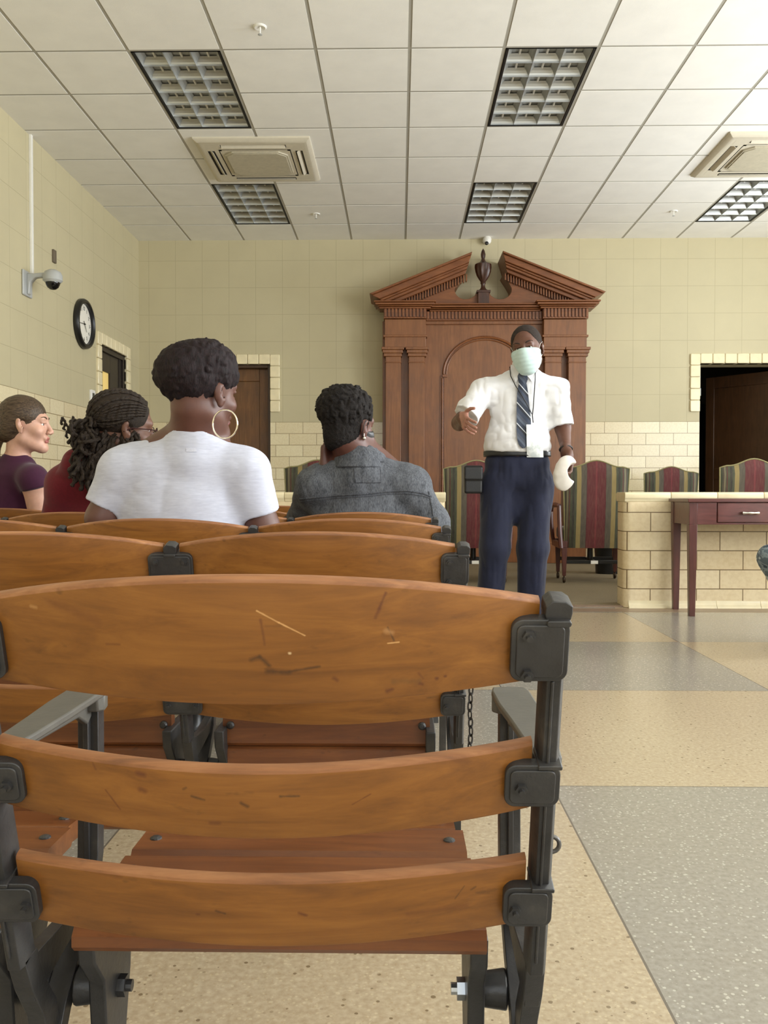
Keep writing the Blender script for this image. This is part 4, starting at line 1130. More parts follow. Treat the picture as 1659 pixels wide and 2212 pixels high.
def smin(a, b, k):
    if k <= 0: return np.minimum(a, b)
    h = np.maximum(k - np.abs(a - b), 0) / k
    return np.minimum(a, b) - h * h * k * .25
def U(*items):
    """smooth union: items are f or (f, k); (f, k, '-') subtracts; (f, k, '&') intersects"""
    def f(p):
        d = None
        for it in items:
            fn, k, op = (it, .0, '+') if callable(it) else ((it + ('+',)) if len(it) == 2 else it)
            e = fn(p)
            if d is None: d = e
            elif op == '+': d = smin(d, e, k)
            elif op == '-': d = -smin(-d, e, k)
            else: d = -smin(-d, -e, k)
        return d
    return f
def plane(c, n):
    c, n = A3(c), A3(n); n = n / np.linalg.norm(n)
    return lambda p: (p - c) @ n
def XF(fn, Mx, s=1.0):
    Rm = np.array(Mx.to_3x3().normalized(), dtype=np.float32); t = A3(Mx.translation)
    return lambda p: fn(((p - t) @ Rm) / s) * s
def off(fn, a): return lambda p: fn(p) - a
def vn(p, sc=(1, 1, 1), seed=0.0):
    p = p * A3(sc) + seed; i = np.floor(p); f = p - i; f = f * f * (3 - 2 * f)
    def h(dx, dy, dz):
        v = np.sin((i[:, 0] + dx) * 127.1 + (i[:, 1] + dy) * 311.7 + (i[:, 2] + dz) * 74.7) * 43758.5453
        return v - np.floor(v)
    x, y, z = f[:, 0], f[:, 1], f[:, 2]
    a = h(0, 0, 0) * (1 - x) + h(1, 0, 0) * x; b = h(0, 1, 0) * (1 - x) + h(1, 1, 0) * x
    c = h(0, 0, 1) * (1 - x) + h(1, 0, 1) * x; d = h(0, 1, 1) * (1 - x) + h(1, 1, 1) * x
    return (a * (1 - y) + b * y) * (1 - z) + (c * (1 - y) + d * y) * z
def rough_(fn, amp, sc, seed=0.0, ridge=False):
    def f(p):
        p64 = p.astype(np.float64); n = vn(p64, sc, seed)
        if ridge: n = 1 - np.abs(n * 2 - 1)
        return fn(p) + (amp * (n - .5)).astype(np.float32)
    return f

def surf(f, lo, hi, h):
    lo, hi = A3(lo), A3(hi); B = 4
    n = (np.ceil((hi - lo) / (h * B)).astype(int)); N = n * B
    def grid(idx): return lo + idx.astype(np.float32) * h
    ci = np.stack(np.meshgrid(*[np.arange(k + 1) for k in n], indexing='ij'), -1).reshape(-1, 3)
    D = np.empty(len(ci), np.float32)
    for s in range(0, len(ci), 300000): D[s:s + 300000] = f(grid(ci[s:s + 300000] * B))
    D = D.reshape(n + 1)
    c8 = [D[a:a + n[0], b:b + n[1], c:c + n[2]] for a in (0, 1) for b in (0, 1) for c in (0, 1)]
    act = np.min(np.abs(np.stack(c8)), 0) < h * B * 1.05
    act |= (np.min(np.stack(c8), 0) < 0) & (np.max(np.stack(c8), 0) > 0)
    V = np.ones(N + 1, np.float32); need = np.zeros(N + 1, bool)
    sg = np.repeat(np.repeat(np.repeat(np.sign(c8[0]), B, 0), B, 1), B, 2); V[:N[0], :N[1], :N[2]] = sg
    ai = np.argwhere(act)
    for a in range(B + 1):
        for b in range(B + 1):
            for c in range(B + 1): need[ai[:, 0] * B + a, ai[:, 1] * B + b, ai[:, 2] * B + c] = True
    ni = np.argwhere(need); vals = np.empty(len(ni), np.float32)
    for s in range(0, len(ni), 300000): vals[s:s + 300000] = f(grid(ni[s:s + 300000]))
    V[need] = vals
    S = V < 0
    k8 = [(a, b, c) for a in (0, 1) for b in (0, 1) for c in (0, 1)]
    cnt = sum(S[a:a + N[0], b:b + N[1], c:c + N[2]].astype(np.int8) for a, b, c in k8)
    cells = np.argwhere((cnt > 0) & (cnt < 8))
    acc = np.zeros((len(cells), 3), np.float32); m = np.zeros(len(cells), np.float32)
    for i, a in enumerate(k8):
        for b in k8[i + 1:]:
            if sum(abs(a[k] - b[k]) for k in range(3)) != 1: continue
            va = V[tuple((cells + a).T)]; vb = V[tuple((cells + b).T)]
            x = (va < 0) != (vb < 0)
            t = np.where(x, va / np.where(x, va - vb, 1), 0)
            pt = A3(a) + t[:, None] * (A3(b) - A3(a))
            acc += np.where(x[:, None], pt, 0); m += x
    verts = lo + (cells + acc / np.maximum(m, 1)[:, None]) * h
    idm = np.full(N, -1, np.int32); idm[tuple(cells.T)] = np.arange(len(cells))
    faces = []
    for ax in range(3):
        o = [0, 0, 0]; o[ax] = 1
        s0 = S[:N[0], :N[1], :N[2]]; s1 = S[o[0]:o[0] + N[0], o[1]:o[1] + N[1], o[2]:o[2] + N[2]]
        e = np.argwhere(s0 != s1); u, v = [(1, 2), (2, 0), (0, 1)][ax]
        e = e[(e[:, u] > 0) & (e[:, v] > 0)]
        du = np.zeros(3, int); du[u] = 1; dv = np.zeros(3, int); dv[v] = 1
        q = np.stack([idm[tuple((e - du - dv).T)], idm[tuple((e - dv).T)], idm[tuple(e.T)], idm[tuple((e - du).T)]], 1)
        inside = s0[tuple(e.T)]
        q = np.where(inside[:, None], q, q[:, ::-1]); faces.append(q[(q >= 0).all(1)])
    faces = np.concatenate(faces)
    # one Newton step onto the surface
    g = np.empty_like(verts); ep = h * .4
    d0 = f(verts)
    for k in range(3):
        e_ = np.zeros(3, np.float32); e_[k] = ep; g[:, k] = (f(verts + e_) - f(verts - e_)) / (2 * ep)
    gl = (g * g).sum(1) + 1e-6
    st = np.clip(d0 / gl, -h, h) ; st = st / np.maximum(1, .0 + 0 * st)
    verts = verts - g * st[:, None] * .85
    return verts, faces

def sdf_obj(name, f, lo, hi, h, mats, parent=None, split=None):
    v, q = surf(f, lo, hi, h)
    me = bpy.data.meshes.new(name)
    me.vertices.add(len(v)); me.vertices.foreach_set('co', v.astype(np.float32).ravel())
    me.loops.add(len(q) * 4); me.loops.foreach_set('vertex_index', q.astype(np.int32).ravel())
    me.polygons.add(len(q)); me.polygons.foreach_set('loop_start', np.arange(0, len(q) * 4, 4, dtype=np.int32))
    me.polygons.foreach_set('loop_total', np.full(len(q), 4, np.int32))
    mats = mats if isinstance(mats, (list, tuple)) else [mats]
    for m in mats: me.materials.append(m)
    if split is not None:
        c = v[q].mean(1); me.polygons.foreach_set('material_index', split(c).astype(np.int32))
    me.polygons.foreach_set('use_smooth', np.ones(len(q), bool))
    me.update(calc_edges=True); me.validate()
    o = bpy.data.objects.new(name, me); COL.objects.link(o)
    if parent is not None: o.parent = parent
    return o

# ------------------------------------------------------------------ anatomy, in local frames
def head_f(fem=False, jaw=1.0):
    """y forward, z up, centre between the ears; about .235 tall"""
    it = [ell((0, -.014, .034), (.074, .095, .084)),
          (ell((0, .028, -.034), (.058 * jaw, .060, .080)), .03),
          (cap((-.044 * jaw, .0, -.064), (-.012, .066, -.098), .020, .016), .03), (cap((.044 * jaw, .0, -.064), (.012, .066, -.098), .020, .016), .03),
          (ell((0, .076, -.103), (.020, .017, .016)), .02),
          (cap((-.034, .074, .024), (.034, .074, .024), .013), .02),
          (ell((-.030, .094, .001), (.017, .013, .010)), .014, '-'), (ell((.030, .094, .001), (.017, .013, .010)), .014, '-'),
          (ell((-.040, .060, -.030), (.022, .022, .020)), .025), (ell((.040, .060, -.030), (.022, .022, .020)), .025),
          (cap((0, .086, .010), (0, .108, -.030), .0065, .0095), .012),
          (ell((-.0105, .100, -.036), (.0085, .009, .007)), .006), (ell((.0105, .100, -.036), (.0085, .009, .007)), .006),
          (ell((-.0065, .103, -.043), (.0035, .004, .003)), .003, '-'), (ell((.0065, .103, -.043), (.0035, .004, .003)), .003, '-'),
          (ell((0, .087, -.058), (.024, .012, .010)), .012),
          (cap((-.018, .089, -.0625), (.018, .089, -.0625), .0052, .0052), .004), (cap((-.015, .088, -.0725), (.015, .088, -.0725), .0062, .0062), .004),
          (bxs((0, .100, -.0675), (.024, .010, .0009), .0006), .003, '-'),
          (cap((-.043, .078, .008), (-.017, .087, .009), .0040), .004), (cap((.043, .078, .008), (.017, .087, .009), .0040), .004),
          (cap((-.040, .078, -.008), (-.019, .083, -.008), .0032), .004), (cap((.040, .078, -.008), (.019, .083, -.008), .0032), .004)]
    for s in (-1, 1):
        it += [(ell((s * .079, -.006, -.008), (.0065, .017, .030), (12, s * 6, s * -24)), .006),
               (ell((s * .086, .002, -.004), (.006, .009, .016), (12, 0, s * -24)), .004, '-'),
               (ell((s * .077, -.001, -.034), (.006, .008, .009)), .005)]
    return U(*it)
def lips(c): return (np.abs(c[:, 0]) < .021) & (c[:, 1] > .084) & (c[:, 2] < -.056) & (c[:, 2] > -.080)

def hand_f(curl=(.3, .35, .4, .5), spread=.06, thumb=(.9, .3), side=1):
    """origin at wrist, +y along the palm, +z back of the hand, +x*side thumb side"""
    it = [bxs((side * .001, .045, 0), (.039, .048, .013), .012), (ell((side * .022, .030, -.006), (.018, .030, .015)), .015), (cap((0, -.03, 0), (0, .02, 0), .026, .026), .02)]
    L = [(.040, .024, .020), (.045, .028, .021), (.041, .026, .020), (.032, .020, .018)]
    for i in range(4):
        x = side * (.030 - .020 * i); y = .088 - (.0, 0, .003, .010)[i]; a = side * spread * (1.5 - i); c = curl[i]
        p = Vector((x, y - .012, .0)); ang = c * .6
        r = (.0088, .0092, .0088, .0078)[i]
        for j, l in enumerate(L[i]):
            d = Vector((math.sin(a) * math.cos(ang), math.cos(a) * math.cos(ang), -math.sin(ang)))
            qn = p + d * (l + (.012 if j == 0 else 0)); it.append((cap(p, qn, r, r * .93), .006 if j == 0 else .002)); p = qn; r *= .93; ang += c * .9
    p = Vector((side * .022, .018, -.006)); az, cz = thumb
    for j, (l, r) in enumerate(((.038, .0125), (.032, .0105), (.026, .0092))):
        d = Vector((side * math.sin(az), math.cos(az) * math.cos(cz), -math.sin(cz) * math.cos(az)))
        qn = p + d * l; it.append((cap(p, qn, r, r * .9), .010 if j == 0 else .002)); p = qn; az *= .62; cz += .25
    return U(*it)
def frame(o, y, z):
    """matrix with given origin, local y and (approximate) local z"""
    y = Vector(y).normalized(); x = y.cross(Vector(z)).normalized(); z = x.cross(y)
    return Matrix.Translation(o) @ Matrix((x, y, z)).transposed().to_4x4()
def HM(c, yaw, pitch=0, roll=0):
    """yaw 0 looks along +Y, positive turns towards -X"""
    return Matrix.Translation(c) @ Euler((0, 0, R(yaw))).to_matrix().to_4x4() @ Euler((R(pitch), R(roll), 0)).to_matrix().to_4x4()
def loc_of(Mx, c): 
    Rm = np.array(Mx.to_3x3(), dtype=np.float32); return (c - A3(Mx.translation)) @ Rm
def skin(name, c, lip=None, rough=.45):
    t = NT(name, rough); n = t.noise(t.coord(), 40, 4); d = tuple(x * .86 for x in c[:3]) + (1,)
    t.color(t.ramp(n, [(.3, d), (.7, c)])); t.b.inputs['Subsurface Weight'].default_value = .08; t.b.inputs['Subsurface Radius'].default_value = (.01, .004, .002)
    t.bump(t.noise(t.coord(), 260, 3), .12, .001); return t.m
def hairmat(name, a, b, st=(60, 60, 6), rough=.5, bmp=.6):
    t = NT(name, rough, 0, .28); n = t.noise(t.coord(st), 3, 5, .6, .6); t.color(t.ramp(n, [(.35, a), (.68, b)])); t.bump(n, bmp, .004); return t.m
def cloth(name, c, var=.06, scale=60, rough=.85, st=(1, 1, 1), bmp=.15, sheen=.15):
    return plain(name, c, rough, 0, var, scale, bmp, 700, .3, st, sheen)

def trace(f, px, py, near, far, steps=60):
    """first point of a garment under a line of sight"""
    d = (CR @ Vector(((px - 829.5) / FPX, -(py - 1106) / FPX, -1))).normalized(); o = Vector((0, 0, CZ)); t = near
    for _ in range(steps):
        p = o + d * t; v = float(f(np.array([p], dtype=np.float32))[0])
        if v < .0004: return p, d
        t += max(v * .8, .0006)
        if t > far: return None, d
    return o + d * t, d
def patch(name, f, rows, near, far, off_, th, mat, parent, nc=6, smooth=True):
    """thin panel lying on a garment; rows = (y, x_left, x_right) in photograph pixels"""
    g = []; last = near
    for y, a, b in rows:
        if last != near: break
        for i in range(9):
            p, d = trace(f, a + (b - a) * i / 8, y, near, far)
            if p is not None: last = (p - Vector((0, 0, CZ))).length; break
    for y, a, b in rows:
        row = []
        for i in range(nc + 1):
            p, d = trace(f, a + (b - a) * i / nc, y, near, far)
            if p is None: p = Vector((0, 0, CZ)) + d * last
            else: last = (p - Vector((0, 0, CZ))).length
            row.append((p, d))
        g.append(row)
    vs = []; nr = len(g)
    for s in (0, 1):
        for row in g:
            for p, d in row: vs.append(p - d * (off_ if s else off_ - th))
    n1 = nr * (nc + 1); fs = []
    for j in range(nr - 1):
        for i in range(nc):
            a = j * (nc + 1) + i; b = a + nc + 1
            fs += [(a, b, b + 1, a + 1), (n1 + a, n1 + a + 1, n1 + b + 1, n1 + b)]
    for j in range(nr - 1):
        for i in (0, nc):
            a = j * (nc + 1) + i; b = a + nc + 1; fs.append((a, b, n1 + b, n1 + a) if i else (a, n1 + a, n1 + b, b))
    for i in range(nc):
        for j in (0, nr - 1):
            a = j * (nc + 1) + i; fs.append((a, a + 1, n1 + a + 1, n1 + a))
    m = MB(); m.add(vs, fs); return m.build(name, mat, parent, smooth=smooth)
def cord(name, f, pts, near, far, r, off_, mat, parent, sub=6, n=6):
    out = []; last = near
    for x0, y0 in pts:
        p, d = trace(f, x0, y0, near, far)
        if p is not None: last = (p - Vector((0, 0, CZ))).length; break
    for (x0, y0), (x1, y1) in zip(pts[:-1], pts[1:]):
        for k in range(sub):
            t = k / sub; p, d = trace(f, x0 + (x1 - x0) * t, y0 + (y1 - y0) * t, near, far)
            if p is None: p = Vector((0, 0, CZ)) + d * last
            else: last = (p - Vector((0, 0, CZ))).length
            out.append(p - d * off_)
    return MB().tube(out, r, n).build(name, mat, parent, smooth=True)

def eyes(Mx, parent, iris):
    for s in (-1, 1):
        m = MB(); c = Vector((s * .030, .0705, .0005)); r = .0118
        prof = [(r * math.sin(R(a)), r * math.cos(R(a))) for a in range(180, -1, -15)]
        m.lathe([(max(0, a), b) for a, b in prof], c, 'y', 16, 0)
        m.lathe([(.0, r + .0008), (.0050, r + .0001), (.0056, r - .001)], c, 'y', 14, 1)
        m.v = [tuple(Mx @ Vector(v)) for v in m.v]
        m.build('eye', [M['eyewhite'], iris], parent, smooth=True)
M['eyewhite'] = plain('eye_white', srgb(214, 208, 200), .2, var=.02); M['iris'] = plain('dark_iris', srgb(26, 18, 14), .15)
def brows(Mx, parent, mat, head):
    for s in (-1, 1):
        pts = []
        for k in range(7):
            t = k / 6; pts.append(Mx @ Vector((s * (.014 + .036 * t), .0905 - .016 * t * t, .024 + .007 * math.sin(t * 2.4))))
        MB().tube(pts, [.002, .0034, .0036, .0034, .003, .0022, .001], 6).build('eyebrow', mat, parent, smooth=True)

def legs_seated(hipL, hipR, kneeL, kneeR, z_floor=0, r=(.082, .058, .045)):
    it = []
    for hp, kn in ((hipL, kneeL), (hipR, kneeR)):
        an = (kn[0], kn[1] + .03, .09)
        it += [(cap(hp, kn, r[0], r[1]), .03), (cap(kn, an, r[1] * .95, r[2]), .02)]
    return it
def shoes(parent, ankles, mat, ang=0):
    for a in ankles:
        f = U(ell((0, .05, .035), (.042, .115, .036)), (cap((0, -.01, .04), (0, -.01, .10), .038, .036), .03), (plane((0, 0, .002), (0, 0, -1)), .004, '&'))
        Mx = Matrix.Translation((a[0], a[1], 0)) @ Matrix.Rotation(ang, 4, 'Z')
        sdf_obj('shoe', XF(f, Mx), (a[0] - .17, a[1] - .17, -.01), (a[0] + .17, a[1] + .19, .15), .009, mat, parent)

# ================================================================== standing man
YM = 5.0
def m_(px, py, Y=YM): return tuple(P(px, py, Y=Y))
def standing_man():
    root = thing('person', 'standing person in white shirt, striped tie and face mask, one arm held out', 'person', (0, 0, 0))
    sk = skin('brown_skin', srgb(100, 64, 48)); skp = skin('palm_skin', srgb(172, 122, 104))
    Hc = Vector(m_(1138, 754, 4.93)); Hs = 1.10
    Hm = HM(Hc, 180 - 20, -6, 8)
    HD_ = XF(head_f(False, 1.08), Hm, Hs)
    shR, shL = Vector(m_(1046, 838, 5.03)), Vector(m_(1206, 838, 5.03))
    elR, wrR = Vector(m_(992, 914, 5.00)), Vector(m_(998, 903, 4.80))
    elL, wrL = Vector(m_(1216, 925, 5.03)), Vector(m_(1223, 974, 4.93))
    nb = Vector(m_(1134, 815, 5.02))
    hipC = Vector(m_(1117, 1012, 5.03))
    # hands
    hr = XF(hand_f((.22, .25, .35, .5), .08, (1.15, .05), -1), frame(wrR, (.16, -.80, -.38), (-.93, -.30, .10)), 1.0)
    hl = XF(hand_f((.75, .8, .85, .9), .03, (.35, .75), 1), frame(wrL, (.12, -.10, -1), (.75, .62, 0)), 1.0)
    feet = [Vector(m_(1052, 1300, 5.03)), Vector(m_(1146, 1300, 5.03))]
    body = U(HD_, (cap(Hm @ Vector((0, -.02, -.06)), nb, .058, .062), .03),
             (cap(nb + Vector((-.02, 0, -.045)), shR + Vector((0, 0, -.02)), .045, .052), .03), (cap(nb + Vector((.02, 0, -.045)), shL + Vector((0, 0, -.02)), .045, .052), .03),
             (ell(m_(1122, 890, 5.04), (.165, .095, .20)), .06), (ell(m_(1117, 975, 5.03), (.165, .105, .13)), .06), (ell(hipC, (.165, .10, .09)), .05),
             (cap(shR + Vector((0, 0, -.02)), elR, .050, .042), .03), (cap(elR, wrR, .043, .028), .015),
             (cap(shL + Vector((0, 0, -.02)), elL, .050, .044), .03), (cap(elL, wrL, .046, .027), .015),
             (hr, .012), (hl, .012))
    # legs inside the trousers belong to the same body surface
    for hx, k, ft in ((1078, 1062, 0), (1152, 1152, 1)):
        hj = Vector(m_(hx, 1040, 5.03)); kn = Vector(m_(k, 1185, 4.99)); an = Vector((m_(k, 1185)[0], 5.05, .10))
        body = U(body, (cap(hj, kn, .078, .05), .03), (cap(kn, an, .05, .036), .02))
    lo = (min(elR.x, wrR.x) - .12, 4.55, .0); hi = (wrL.x + .14, 5.30, 1.85)
    def split(c):
        l = loc_of(Hm, c) / Hs; k = np.zeros(len(c), int)
        w = (c - A3(wrR)) @ A3(Vector((.80, -.35, .30)).normalized())
        k[(w > .0) & (np.linalg.norm(c - A3(wrR), axis=1) < .22) & (c[:, 0] < m_(1035, 900)[0]) & (c[:, 1] < 4.83)] = 1
        return k
    sdf_obj('body', body, lo, hi, .0045, [sk, skp], root, split)
    eyes_M = Hm @ Matrix.Scale(Hs, 4)
    eyes(eyes_M, root, M['iris']); hm = hairmat('cropped_black_hair', srgb(34, 28, 25), srgb(66, 56, 50), (200, 200, 200), .85, .6)
    brows(eyes_M, root, hm, None)
    # hair: close-cropped cap
    hf = U(ell((0, -.016, .037), (.0775, .098, .087)), (plane((0, .066, .066), (0, .80, -.60)), .004, '&'), (plane((0, -.05, -.035), (0, .25, -1)), .01, '&'),
           (ell((0, .10, .040), (.064, .064, .060)), .008, '-'), (ell((-.085, .002, -.02), (.03, .022, .05)), .004, '-'), (ell((.085, .002, -.02), (.03, .022, .05)), .004, '-'))
    hf = XF(rough_(hf, .0028, (260, 260, 260)), Hm, Hs)
    c = Hc; sdf_obj('hair', hf, (c.x - .16, c.y - .16, c.z - .16), (c.x + .16, c.y + .16, c.z + .18), .004, hm, root)
    # face mask
    mf = U(ell((0, .050, -.052), (.060, .060, .062)), (ell((0, .062, -.096), (.038, .040, .034)), .03), (ell((0, .098, -.040), (.022, .022, .034)), .03), (head_f(False, 1.1), .01))
    mk = U(off(mf, .0075), (plane((0, .08, -.006), (0, -.22, 1)), .002, '&'), (plane((0, .05, -.138), (0, .15, -1)), .004, '&'), (plane((0, .030, 0), (0, -1, .0)), .003, '&'))
    pl = lambda p: mk(p) + .0006 * np.sin(p[:, 2] * 2 * math.pi / .020)
    mm = cloth('surgical_mask_green', srgb(190, 212, 208), .02, 40, .8, bmp=.08)
    sdf_obj('face_mask', XF(pl, Hm, Hs), (c.x - .16, c.y - .2, c.z - .17), (c.x + .16, c.y + .05, c.z + .06), .0035, mm, root)
    for s in (-1, 1):
        pts = [Hm @ (Vector(v) * Hs) for v in ((s * .062, .032, -.022), (s * .074, .010, .012), (s * .082, -.008, .022), (s * .083, -.022, .0), (s * .078, -.012, -.034), (s * .066, .03, -.06))]
        MB().tube(pts, .0013, 6).build('ear_loop', M['white_pl'], root, smooth=True)
    # shirt
    slR = Vector(m_(1006, 898, 4.95)); slL = Vector(m_(1212, 922, 5.02))
    sh = U(ell(m_(1122, 880, 5.04), (.180, .112, .19)), (ell(m_(1118, 950, 5.02), (.192, .128, .12)), .06), (ell(m_(1117, 972, 5.02), (.186, .122, .075)), .05),
           (cap(nb + Vector((0, .0, -.008)), shR + Vector((0, 0, -.012)), .062, .066), .06), (cap(nb + Vector((0, 0, -.008)), shL + Vector((-.01, 0, -.014)), .062, .066), .06),
           (cap(nb + Vector((-.008, -.02, .0)), nb + Vector((-.008, -.012, .085)), .072, .069), .02),
           (cap(shR + Vector((0, 0, -.015)), slR, .068, .082, True), .05), (cap(shL + Vector((-.008, 0, -.016)), slL, .069, .080, True), .05))
    sh = U(sh, (plane((0, 0, m_(1117, 979)[2]), (0, 0, -1)), .012, '&'), (cap(nb + Vector((-.008, -.012, .0)), nb + Vector((-.008, -.012, .2)), .052, .058), .004, '-'), (plane(nb + Vector((0, 0, .070)), (0, .35, 1)), .003, '&'),
           (cap(elR, slR, .048, .058), .01, '-') if False else (plane((0, 0, -5), (0, 0, -1)), .0, '&'))
    sh = rough_(sh, .013, (9, 12, 16), 3.3, True); sh = rough_(sh, .006, (26, 26, 20), 9.1, True)
    shirt = sh
    white = cloth('white_shirt', srgb(228, 228, 230), .03, 12, .8, bmp=.08)
    sdf_obj('shirt', shirt, (slR.x - .12, 4.75, .9), (slL.x + .13, 5.28, 1.62), .0055, white, root)
    # collar flaps, tie, lanyard, badge
    patch('collar', shirt, [(788, 1103, 1108), (797, 1103, 1118), (806, 1105, 1127), (815, 1108, 1122), (822, 1112, 1117), (826, 1114, 1115)], 4.3, 5.6, .012, .006, white, root, 4)
    patch('collar', shirt, [(788, 1149, 1155), (797, 1142, 1156), (806, 1135, 1156), (813, 1140, 1154), (820, 1146, 1152), (825, 1149, 1150)], 4.3, 5.6, .012, .006, white, root, 4)
    t = NT('striped_tie', .55)
    tc = t.n('ShaderNodeTexCoord'); sp = t.n('ShaderNodeSeparateXYZ'); t.l(tc.outputs['Object'], sp.inputs[0])
    u = t.math('FRACT', t.math('MULTIPLY_ADD', sp.outputs[2], 8.3, t.math('MULTIPLY', sp.outputs[0], 9.6)))
    t.color(t.ramp(u, [(0, srgb(208, 212, 218)), (.055, srgb(44, 54, 74)), (.30, srgb(84, 94, 112)), (.44, srgb(70, 76, 92)), (.60, srgb(50, 60, 82)), (.84, srgb(30, 36, 50))], 'CONSTANT')); tiem = t.m
    patch('necktie', shirt, [(806, 1121, 1135), (812, 1118, 1139), (820, 1119, 1140), (828, 1121, 1137), (831, 1120, 1138), (850, 1117, 1141), (880, 1116, 1144), (910, 1116, 1147), (935, 1116, 1147), (952, 1118, 1146), (962, 1122, 1140), (968, 1128, 1133)], 4.3, 5.6, .014, .006, tiem, root, 8)
    cord('lanyard', shirt, [(1101, 792), (1103, 812), (1113, 832), (1128, 856), (1142, 880), (1150, 897)], 4.3, 5.6, .0028, .022, M['black'], root)
    cord('lanyard', shirt, [(1157, 792), (1156, 820), (1154, 850), (1152, 880), (1150, 897), (1152, 916)], 4.3, 5.6, .0028, .020, M['black'], root)
    t = NT('badge_sleeve', .12); n = t.noise(t.coord(), 30, 3); t.color(t.ramp(n, [(.4, srgb(206, 214, 214)), (.6, srgb(240, 244, 244))])); t.b.inputs['Coat Weight'].default_value = .8
    patch('badge', shirt, [(917, 1137, 1169), (940, 1137.5, 1171), (965, 1138, 1173), (988, 1138, 1174)], 4.3, 5.6, .026, .004, t.m, root, 4)
    # belt, trousers
    tr = U(ell(m_(1117, 1000, 5.03), (.188, .118, .10)), (ell(m_(1117, 1035, 5.04), (.196, .125, .10)), .05))
    for s, hx, kx, fx in ((-1, 1076, 1068, 1056), (1, 1156, 1152, 1146)):
        hj = m_(hx, 1050, 5.03); kn = m_(kx, 1185, 5.0); an = (m_(fx, 1185)[0], 5.04, .06)
        tr = U(tr, (cap(hj, kn, .106, .088), .035), (cap(kn, an, .089, .076, True), .03))
    tr = U(tr, (ell(m_(1113, 1085, 5.04), (.060, .085, .13)), .03), (plane((0, 0, m_(1117, 978)[2]), (0, 0, 1)), .004, '&'))
    tr = rough_(tr, .011, (10, 10, 4), 5.0, True); tr = rough_(tr, .004, (30, 30, 9), 1.0, True)
    navy = cloth('navy_trousers', srgb(28, 32, 54), .1, 80, .8, bmp=.1)
    sdf_obj('trousers', tr, (m_(1000, 0)[0], 4.82, .03), (m_(1225, 0)[0], 5.26, 1.06), .007, navy, root)
    zb0, zb1 = m_(0, 987)[2], m_(0, 975)[2]
    bf = U(ell(m_(1117, 985, 5.03), (.194, .128, .3)), (plane((0, 0, zb1), (0, 0, 1)), .002, '&'), (plane((0, 0, zb0), (0, 0, -1)), .002, '&'))
    sdf_obj('belt', bf, (m_(1020, 0)[0], 4.87, zb0 - .02), (m_(1215, 0)[0], 5.22, zb1 + .02), .006, M['black'], root)
    pc = Vector(m_(1022, 1036, 4.97))
    sdf_obj('hip_pouch', U(bxs(pc, (.052, .030, .080), .012), (bxs(pc + Vector((0, -.012, .035)), (.053, .024, .040), .010), .003)), pc - Vector((.08, .06, .11)), pc + Vector((.08, .06, .11)), .005, plain('black_leather', srgb(20, 20, 22), .4, bump=.2), root)
    # wristband
    d = (wrL - elL).normalized(); a = d.cross(Vector((0, 1, 0))).normalized(); b = d.cross(a); cc = wrL - d * .012
    MB().tube([cc + a * .034 * math.cos(R(15 * k)) + b * .031 * math.sin(R(15 * k)) for k in range(24)], .006, 8, closed=True).build('wristband', plain('dark_band', srgb(40, 34, 32), .5), root, smooth=True)
    shoes(root, [(m_(1056, 0)[0], 5.02), (m_(1146, 0)[0], 5.02)], M['black'], math.pi)
    # white cloth mask held in the left hand: an open cup
    cc = Vector(m_(1221, 1022, 4.82))
    f = U(ell(cc, (.066, .040, .100), (0, 14, 10)), (ell(cc + Vector((.056, -.012, .006)), (.052, .075, .050), (0, 14, 0)), .008, '-'), (plane(cc + Vector((.064, 0, 0)), (1, 0, 0)), .01, '&'))
    f = rough_(f, .004, (34, 34, 34), 2.0)
    o = sdf_obj('cloth_mask', f, cc - Vector((.12, .10, .15)), cc + Vector((.13, .10, .15)), .0035, cloth('white_cotton', srgb(222, 216, 208), .03, 50), None)
    tag(o, 'white cloth mask dangling from the lowered hand of the standing person', 'mask')
standing_man()
# ================================================================== seated women, seen from behind
TROU = cloth('dark_trousers', srgb(38, 40, 48), .1, 60)
def seated_base(hipx, hipy, spread=.10):
    z = .455
    hl, hr = (hipx - .085, hipy, z), (hipx + .085, hipy, z)
    kl, kr = (hipx - spread, hipy + .36, z + .02), (hipx + spread, hipy + .36, z + .02)
    return hl, hr, kl, kr
def seated_lower(root, hipx, hipy, mat, spread=.10):
    hl, hr, kl, kr = seated_base(hipx, hipy, spread)
    f = U(ell((hipx, hipy, .47), (.175, .125, .10)), (cap(hl, kl, .090, .068), .04), (cap(hr, kr, .090, .068), .04))
    for k in (kl, kr): f = U(f, (cap(k, (k[0], k[1] + .03, .10), .066, .052, True), .03))
    f = U(f, (plane((0, 0, .368), (0, 0, -1)), .0, '&')) if False else f
    sdf_obj('trousers', f, (hipx - .30, hipy - .18, .06), (hipx + .30, hipy + .56, .66), .012, mat, root)
    shoes(root, [(k[0], k[1] + .03) for k in (kl, kr)], M['black'])

